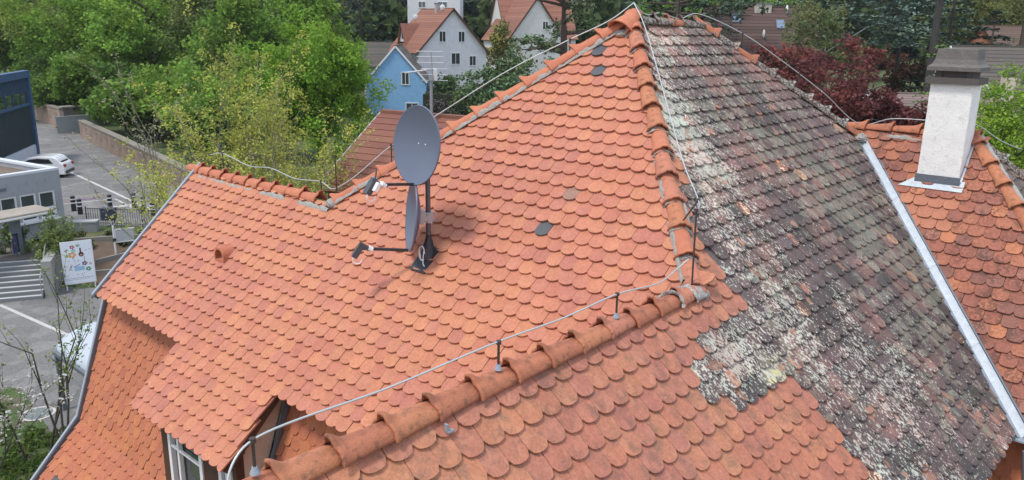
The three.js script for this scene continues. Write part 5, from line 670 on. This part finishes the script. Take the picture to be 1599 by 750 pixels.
tree('broadleaf_tree', 'olive tinted broadleaf tree behind the low stone wall', GB, -33, 92, UPP, 18, 14, { ...far, tone: [0.18, 0.23, 0.075], cb: 0.1 });
tree('broadleaf_tree', 'green broadleaf tree above the yellow shrub', GB, -27.5, 84, UPP, 16, 12, { ...far, tone: G2, cb: 0.1 });
tree('broadleaf_tree', 'dark green broadleaf tree at the end of the street', GB, -73, 118, UPP, 14, 13, { ...far, tone: G4, cb: 0.08 });
tree('broadleaf_tree', 'tall green broadleaf tree between olive tree and bright chestnut', GB, -24, 98, UPP, 19, 13, { ...far, tone: G1, cb: 0.1 });
tree('broadleaf_tree', 'pale green broadleaf tree filling the gap behind the maple', GB, -50, 122, UPP, 21, 18, { ...far, tone: G3, cb: 0.1 });
tree('broadleaf_tree', 'deep green broadleaf tree far behind the olive tree', GB, -36, 122, UPP, 21, 18, { ...far, tone: G2, cb: 0.1 });
tree('chestnut_tree', 'full bright green chestnut tree in front of the blue house', null, -12.9, 53, -11, 12.2, 9.2, { n: 460, per: 96, size: 0.115, cr: 0.6, tone: [0.2, 0.35, 0.04], cb: 0.06, lobes: 22 });
tree('undergrowth_tree', 'low dark bushy tree overhanging the tall stone wall', null, -50, 90.5, UPP, 6.5, 9, { n: 120, per: 40, size: 0.3, cr: 0.8, tone: G4, cb: 0.05 });
tree('undergrowth_tree', 'low bushy tree overhanging the low stone wall', null, -33.5, 75, UPP, 6.5, 10, { n: 140, per: 40, size: 0.28, cr: 0.8, tone: G2, cb: 0.05 });
for (const [r, f, h, w, t, l] of [[-57, 100, 7, 9, G4, 'dark bush behind the far end of the tall wall'], [-44, 86, 8, 9, G2, 'green bush behind the gate pillar'], [-39, 80, 6.5, 8, G4, 'dark bush behind the street gate'], [-37, 86, 9, 10, G1, 'fresh green bush under the large maple'], [-28, 70, 7.5, 10, G1, 'bright bush behind the low wall bend'], [-24, 63, 6, 8, G2, 'green bush at the end of the low wall'], [-27, 78, 9, 10, G3, 'pale green bush under the olive tree'], [-19, 66, 8, 9, G1, 'bright bush left of the chestnut'], [-64, 110, 8, 10, G2, 'green bush beside the end of the street'], [-31, 100, 9, 14, G4, 'dark bush in the shade of the olive tree'], [-46, 106, 9, 14, G4, 'dark bush in the shade of the maple']]) tree('wall_bush', l, 'bushes behind the stone walls', r, f, UPP, h, w, { n: 130, per: 52, size: 0.22, cr: 0.8, tone: t, cb: 0.02, tr: 0.1 });
// sparse budding shrubs and saplings
function twiggy(name, label, cat, r, f, y, h, w, stems, o) {
  const g = thing(name, label, cat, o.group); g.position.copy(S(r, f, y)); const bars = [], tips = [];
  const grow = (p, d, L, rad, lev) => { const seg = 3; let q = p.clone(), dd = d.clone(); for (let i = 0; i < seg; i++) { dd.add(V3(gs(), gs() * 0.5 + 0.15, gs()).multiplyScalar(0.13)).normalize(); const nx = q.clone().addScaledVector(dd, L / seg); bars.push(bar(q, nx, rad * (1 - i / seg * 0.5), lev ? 4 : 6, rad * (1 - (i + 1) / seg * 0.5))); q = nx; if (lev < o.lev && i + (lev ? 1 : 0) > 0) for (let k = 0; k < o.fork; k++) grow(q, dd.clone().multiplyScalar(0.8).add(V3(gs(), rr(0, 0.5), gs()).multiplyScalar(0.7)).normalize(), L * rr(0.35, 0.6), rad * 0.45, lev + 1); if (lev >= o.lev - 1) tips.push({ x: q.x, y: q.y, z: q.z }); } tips.push({ x: q.x, y: q.y, z: q.z }); };
  for (let i = 0; i < stems; i++) { const a = rr(0, 6.283), s = rr(0, 0.4) * w; grow(V3(Math.cos(a) * s * 0.5, -0.2, Math.sin(a) * s * 0.5), V3(Math.cos(a) * s, h * 0.8, Math.sin(a) * s).normalize(), h * rr(0.65, 1), o.rad ?? 0.05, 0); }
  mesh('stems', bars, o.bark ?? mBarkPale, g); if (o.per) mesh(o.part ?? 'leaves', leafCloud(tips, o.per, o.size, o.cr, o.tone, 0.25, 0.9, 0.4), mLeaf, g); return g;
}
const YEL = [0.45, 0.46, 0.1];
twiggy('budding_shrub', 'tall yellow green budding shrub behind the left ridge', 'shrub', -8.2, 25.5, LOW + 0.5, 6.9, 3.6, 15, { lev: 2, fork: 2, per: 16, size: 0.05, cr: 0.2, tone: YEL, rad: 0.05 });
twiggy('budding_shrub', 'yellow green budding shrub beside the left gable', 'shrub', -9.9, 26.5, LOW + 0.3, 4.9, 4.4, 12, { lev: 2, fork: 2, per: 16, size: 0.05, cr: 0.2, tone: YEL, rad: 0.045 });
twiggy('budding_shrub', 'loose budding shrub between the yellow shrub and the shed', 'shrub', -6.2, 24.5, LOW + 0.5, 5.4, 2.4, 7, { lev: 2, fork: 2, per: 4, size: 0.055, cr: 0.12, tone: [0.3, 0.31, 0.09], rad: 0.045 });
twiggy('sparse_sapling', 'thin pale sapling with few leaves in front of the low stone wall', 'tree', -17.4, 38, -11, 6.0, 4, 4, { lev: 2, fork: 1, per: 4, size: 0.07, cr: 0.16, tone: [0.34, 0.33, 0.2], rad: 0.05, group: 'saplings by the street' });
twiggy('sparse_sapling', 'leaning pale sapling with cream buds beside the street', 'tree', -14.6, 34, -11.5, 5.4, 4, 4, { lev: 2, fork: 1, per: 4, size: 0.065, cr: 0.16, tone: [0.32, 0.3, 0.18], rad: 0.05, group: 'saplings by the street' });
twiggy('sapling', 'slender bare sapling in the yard beside the orange gable', 'tree', -12.4, 19.8, LOW, 4.2, 1.8, 3, { lev: 2, fork: 1, per: 3, size: 0.05, cr: 0.12, tone: [0.2, 0.27, 0.07], rad: 0.04, bark: mBark });
twiggy('sapling', 'slender leafy sapling next to the bike shelter', 'tree', -13.6, 20.4, LOW, 4.2, 2.6, 3, { lev: 2, fork: 1, per: 4, size: 0.055, cr: 0.14, tone: [0.19, 0.26, 0.08], rad: 0.035, bark: mBark });
twiggy('blossom_shrub', 'white blossoming branches above the yard grass', 'shrub', -14.0, 17.8, LOW, 3.4, 3.2, 6, { lev: 2, fork: 2, per: 4, size: 0.045, cr: 0.09, tone: [0.6, 0.58, 0.54], rad: 0.035, bark: mBark, part: 'blossom' });
twiggy('leafy_bush', 'light green leafy bush beside the entrance steps', 'shrub', -22.0, 36.0, LOW, 2.3, 1.8, 7, { lev: 2, fork: 2, per: 6, size: 0.06, cr: 0.16, tone: [0.2, 0.26, 0.08], rad: 0.03 });
twiggy('leafy_bush', 'light green bush in front of the grey annex', 'shrub', -23.9, 36.6, -11.4, 1.5, 2, 5, { lev: 2, fork: 2, per: 6, size: 0.06, cr: 0.15, tone: [0.19, 0.26, 0.1], rad: 0.025 });
for (const [r, f] of [[-22.6, 39.8], [-21.6, 39.0], [-20.9, 40.2], [-19.9, 39.4], [-19.2, 40.4], [-21.2, 37.4], [-22.2, 38.3], [-18.8, 39.6]]) { const g = new THREE.Group(); const c = []; for (let i = 0; i < 8; i++) c.push({ x: gs() * 0.22, y: 0.18 + gs() * 0.1, z: gs() * 0.22 }); const m = mesh('grass_tuft', leafCloud(c, 22, 0.13, 0.16, [0.1, 0.12, 0.045], 0.2, 0.8, 0.1), mNeedle, scene); m.position.copy(S(r, f, groundY(r, f))); tag(m, 'dull green grass tuft planted on the mulch bank', 'plant', 'tufts on the mulch bank'); }
// conifers
function conifer(name, label, group, r, f, y, h, w, o) {
  const g = thing(name, label, 'tree', group); g.position.copy(S(r, f, y)); const cl = [], limbs = [bar(V3(0, -0.3, 0), V3(0, h * 0.97, 0), h * 0.02, 9, 0.05)], T = o.tiers;
  for (let i = 0; i < T; i++) { const t = i / (T - 1), yy = h * lerp(o.cb ?? 0.15, 0.98, t), R = w / 2 * Math.pow(1 - t, o.pow ?? 0.8) + 0.2, k = Math.max(3, Math.round(o.k * (1 - t * 0.7))); for (let j = 0; j < k; j++) { const p = rr(0, 6.283), L = R * rr(0.7, 1.1), dy = (o.droop ?? -0.1) * L; if (L > 1) limbs.push(bar(V3(0, yy, 0), V3(Math.cos(p) * L * 0.9, yy + dy, Math.sin(p) * L * 0.9), 0.07, 5, 0.02)); const m = Math.max(2, Math.round(L / (o.gap ?? 0.8))); for (let q = 1; q <= m; q++) cl.push({ x: Math.cos(p) * L * q / m + gs() * 0.25, y: yy + dy * q / m + gs() * 0.12, z: Math.sin(p) * L * q / m + gs() * 0.25, s: 0.6 + 0.6 * q / m }); } }
  mesh('trunk', limbs, mBark, g); mesh('crown', leafCloud(cl, o.per, o.size, o.cr, o.tone, 0.25, o.flat ?? 0.3, 0.8), mNeedle, g); return g;
}
const DK = [0.06, 0.1, 0.06], BLU = [0.12, 0.18, 0.135], SPR = [0.12, 0.18, 0.06];
conifer('cedar_tree', 'wide blue green cedar with layered branches behind the purple tree', 'cedars beyond the park drive', 37, 92, -9, 19, 17, { tiers: 12, k: 9, per: 16, size: 0.26, cr: 0.6, tone: BLU, cb: 0.5, pow: 0.35, gap: 1.1 });
conifer('cedar_tree', 'broad dark cedar left of the utility pole', 'cedars beyond the park drive', 46, 98, -8, 18, 17, { tiers: 12, k: 9, per: 16, size: 0.26, cr: 0.6, tone: BLU, cb: 0.42, pow: 0.4, gap: 1.1 });
conifer('spruce_tree', 'dark pointed spruce behind the chimney hood', null, 46.5, 88, -8.5, 17, 8, { tiers: 20, k: 8, per: 14, size: 0.22, cr: 0.4, tone: DK, cb: 0.08 });
conifer('spruce_tree', 'squat dark fir beside the half timbered house', null, 47.6, 82, -8.5, 10.8, 9, { tiers: 14, k: 10, per: 16, size: 0.22, cr: 0.45, tone: [0.045, 0.075, 0.045], cb: 0.08, pow: 0.55 });
conifer('small_spruce', 'slim light green spruce left of the chimney', null, 27.0, 52, -9.8, 9.2, 4.2, { tiers: 16, k: 8, per: 16, size: 0.12, cr: 0.3, tone: SPR, cb: 0.05 });
conifer('dark_conifer', 'dark blue conifer behind the red roofed white house', 'dark conifers behind the white house', -24, 128, UPP, 20, 12, { tiers: 14, k: 9, per: 16, size: 0.3, cr: 0.6, tone: DK, cb: 0.1, pow: 0.5, gap: 1.2 });
conifer('dark_conifer', 'dark conifer standing behind the grey roofed house', 'dark conifers behind the white house', -31, 132, UPP, 20, 12, { tiers: 14, k: 9, per: 16, size: 0.3, cr: 0.6, tone: DK, cb: 0.1, pow: 0.5, gap: 1.2 });
function pine(name, label, r, f, y, h, w, o) {
  const g = thing(name, label, 'tree', o.group); g.position.copy(S(r, f, y)); const cl = [], limbs = [bar(V3(0, -0.3, 0), V3(0.2, h * 0.55, 0), h * 0.026, 10, h * 0.019), bar(V3(0.2, h * 0.55, 0), V3(-0.2, h * 0.95, 0.1), h * 0.019, 9, 0.06)];
  for (let i = 0; i < o.limbs; i++) { const yy = h * rr(o.cb, 0.95), p = rr(0, 6.283), L = w / 2 * rr(0.45, 1) * (yy > h * 0.8 ? 0.7 : 1), e = V3(Math.cos(p) * L, yy + L * rr(-0.12, 0.3), Math.sin(p) * L); limbs.push(bar(V3(0.1, yy, 0), e, h * 0.009, 6, 0.03)); for (let k = 0; k < 7; k++) { const t = rr(0.45, 1.05); cl.push({ x: e.x * t + gs() * 0.9, y: lerp(yy, e.y, t) + gs() * 0.45 + 0.2, z: e.z * t + gs() * 0.9 }); } }
  mesh('trunk', limbs, std([0.12, 0.085, 0.07], 0.95, { map: mapRep(noiseGrey, 1) }), g); mesh('crown', leafCloud(cl, o.per, o.size, o.cr, o.tone, 0.3, 0.55, 0.5), mNeedle, g); return g;
}
pine('pine_tree', 'old pine with bare crooked trunk in front of the white brick house', 3.6, 62, -10.6, 15.5, 12.5, { limbs: 30, cb: 0.3, per: 26, size: 0.17, cr: 0.42, tone: [0.105, 0.15, 0.075] });
pine('pine_tree', 'dark pine behind the top of the orange roof', 14.5, 74, -10, 15.2, 15, { limbs: 34, cb: 0.25, per: 26, size: 0.2, cr: 0.5, tone: DK });
pine('pine_tree', 'tall leaning pine above the half timbered house', 57, 92, -8, 22, 14, { limbs: 26, cb: 0.55, per: 24, size: 0.24, cr: 0.6, tone: DK });
for (const [r, f, h, w, l] of [[-3.6, 80, 7.6, 6.5, 'round grey green garden tree left of the pine'], [0.2, 74, 7.0, 6.5, 'dense green garden tree beside the pine trunk'], [-0.6, 86, 9.2, 6, 'tall garden tree in front of the red slope'], [-2.4, 118, 13, 6, 'yellow green tree next to the white gable'], [6.6, 66, 7.5, 6, 'dark garden tree right of the pine trunk']]) tree('garden_tree', l, 'garden trees around the pine', r, f, -11, h, w, { n: 130, per: 34, size: 0.2, cr: 0.55, tone: l.startsWith('yellow') ? [0.22, 0.22, 0.06] : [0.11, 0.17, 0.07], cb: 0.05, mat: mNeedle });
tree('broadleaf_tree', 'bright green broadleaf tree behind the dark brown roof', GB, 19, 96, -9, 15, 11, { ...far, tone: G1, cb: 0.2 });
tree('birch_tree', 'thin silver birch in front of the dark brown roof', null, 23.4, 62, -9.8, 12.4, 7.5, { n: 170, per: 24, size: 0.16, cr: 0.5, tone: [0.17, 0.2, 0.08], cb: 0.25, tr: 0.12, bark: std([0.5, 0.49, 0.45], 0.8) });
tree('small_tree', 'mossy green small tree below the dark brown roof', null, 18.4, 58, -9.8, 7.2, 7.5, { n: 110, per: 30, size: 0.16, cr: 0.5, tone: [0.15, 0.2, 0.05], cb: 0.05 });
const PU = [0.17, 0.055, 0.052];
tree('purple_maple', 'broad purple leaved maple behind the right hip', 'purple leaved trees', 18.6, 47, -10, 9.3, 8.4, { n: 330, per: 40, size: 0.14, cr: 0.42, tone: PU, cb: 0.05, lobes: 16 });
tree('purple_maple', 'taller dark red maple left of the cedar', 'purple leaved trees', 18.4, 54, -10, 10.6, 6.8, { n: 180, per: 36, size: 0.15, cr: 0.45, tone: [0.2, 0.07, 0.06], cb: 0.1 });
tree('purple_maple', 'low purple maple spreading beside the pink roof', 'purple leaved trees', 21.9, 46, -10, 7.6, 6.6, { n: 220, per: 36, size: 0.14, cr: 0.4, tone: [0.16, 0.052, 0.05], cb: 0.05 });
tree('red_shrub', 'low red brown shrub beyond the park drive', 'red shrubs beyond the park drive', 56, 128, -7.5, 5.5, 10, { n: 100, per: 26, size: 0.3, cr: 0.7, tone: [0.14, 0.06, 0.04], cb: 0.05 });
tree('red_shrub', 'rust coloured shrub left of the chimney hood', 'red shrubs beyond the park drive', 45, 92, -8.5, 6, 7, { n: 80, per: 26, size: 0.25, cr: 0.6, tone: [0.13, 0.07, 0.045], cb: 0.05 });
tree('lime_tree', 'vivid lime green tree beside the right roof edge', null, 20.4, 33, -11, 9.6, 6.4, { n: 480, per: 70, size: 0.075, cr: 0.4, tone: [0.23, 0.36, 0.04], cb: 0.03, lobes: 26 });
tree('broadleaf_tree', 'yellow green tree behind the half timbered house', GB, 68, 118, -8, 16, 16, { ...far, tone: [0.17, 0.19, 0.06], cb: 0.1 });
tree('broadleaf_tree', 'green tree right of the cedar trunk', GB, 34, 104, -8.5, 13, 9, { ...far, n: 150, tone: G2, cb: 0.1 });
{ const g = thing('magnolia_shrub', 'dark shrub dotted with white blossom behind the right hip', 'shrub'); g.position.copy(S(18.3, 41, -10.5)); const c = crownClumps(90, 1.7, 2.2, 2.6, 10); mesh('foliage', leafCloud(c, 26, 0.1, 0.3, [0.02, 0.02, 0.018], 0.2), mNeedle, g); mesh('trunk', trunkGeo(4, 0.08, 5, 1, 0.6), mBark, g); const b = crownClumps(26, 1.7, 1.3, 3.6, 8); mesh('blossom', leafCloud(b, 4, 0.09, 0.06, [0.7, 0.69, 0.66], 0.1), mLeaf, g); }
// clipped hedges
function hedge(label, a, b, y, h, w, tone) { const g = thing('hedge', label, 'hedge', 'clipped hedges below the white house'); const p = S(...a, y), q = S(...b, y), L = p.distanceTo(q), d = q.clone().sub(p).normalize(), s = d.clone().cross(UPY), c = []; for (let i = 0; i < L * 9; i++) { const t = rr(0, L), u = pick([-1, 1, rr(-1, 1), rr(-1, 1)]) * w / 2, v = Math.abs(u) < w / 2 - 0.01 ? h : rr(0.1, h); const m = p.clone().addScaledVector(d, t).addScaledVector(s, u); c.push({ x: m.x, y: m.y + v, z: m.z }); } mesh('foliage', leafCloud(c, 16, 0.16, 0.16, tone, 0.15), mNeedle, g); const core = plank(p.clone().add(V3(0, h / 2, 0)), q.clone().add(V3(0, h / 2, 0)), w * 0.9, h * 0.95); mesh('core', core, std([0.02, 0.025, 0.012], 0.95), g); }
hedge('long dark hedge with brownish top below the white house', [-10.5, 95], [-2.8, 93], -10, 2.4, 1.6, [0.075, 0.085, 0.03]); hedge('low green hedge beside the dish mast', [-9.4, 80], [-4.4, 78], -10.8, 1.6, 1.6, [0.1, 0.12, 0.03]);
tree('dome_shrub', 'grey dome shaped shrub between the hedges', 'dome shrubs between the hedges', -8.3, 86, -10.6, 3.2, 4, { n: 70, per: 34, size: 0.14, cr: 0.4, tone: [0.1, 0.09, 0.08], cb: 0.02, mat: mNeedle }); tree('dome_shrub', 'dark green dome shaped shrub between the hedges', 'dome shrubs between the hedges', -5.0, 86, -10.6, 3.8, 5.5, { n: 90, per: 34, size: 0.14, cr: 0.4, tone: [0.06, 0.085, 0.03], cb: 0.02, mat: mNeedle });
tree('flowering_tree', 'green leafy tree in front of the white house wall', null, -9.2, 104, -11, 5.6, 5, { n: 90, per: 30, size: 0.22, cr: 0.55, tone: [0.1, 0.16, 0.06], cb: 0.05 });
// wooded hill far behind: one mass
{
  const proto = leafCloud(crownClumps(46, 4.4, 4.6, 5, 9), 18, 0.9, 1.25, [1, 1, 1], 0.25), N = 620, im = new THREE.InstancedMesh(proto, mLeaf, N); im.name = 'distant_wood'; const m4 = new THREE.Matrix4(), q4 = new THREE.Quaternion(), c4 = new THREE.Color(); for (let i = 0; i < N; i++) { const f = rr(150, 330), r = rr(-0.85, 0.85) * f, s = rr(0.9, 1.7); m4.compose(S(r, f, groundY(r, f) - 1), q4.setFromAxisAngle(UPY, rr(0, 6.28)), V3(s, s * rr(0.9, 1.3), s)); im.setMatrixAt(i, m4); const k = rnd(); c4.setRGB(...(k < 0.5 ? [0.075, 0.11, 0.035] : k < 0.75 ? [0.11, 0.15, 0.04] : [0.04, 0.062, 0.04])); im.setColorAt(i, c4); } im.castShadow = im.receiveShadow = true; scene.add(im); tag(im, 'mixed green wood covering the far hillside', 'wood', null, 'stuff');
}
// grass blades in the yard corner
{ const c = []; for (let i = 0; i < 900; i++) { const f = rr(16, 23.2), r = rr(-19, -12); if (r > -15.8 && f > 21.8) continue; const p = S(r, f, LOW + 0.05); c.push({ x: p.x, y: p.y, z: p.z }); } const m = mesh('lawn_grass', leafCloud(c, 16, 0.07, 0.14, [0.1, 0.16, 0.03], 0.25, 0.3, 0.1), mLeaf, scene); tag(m, 'rough green grass in the yard corner', 'grass', null, 'stuff'); }
console.log('all built');
renderer.render(scene, camera);
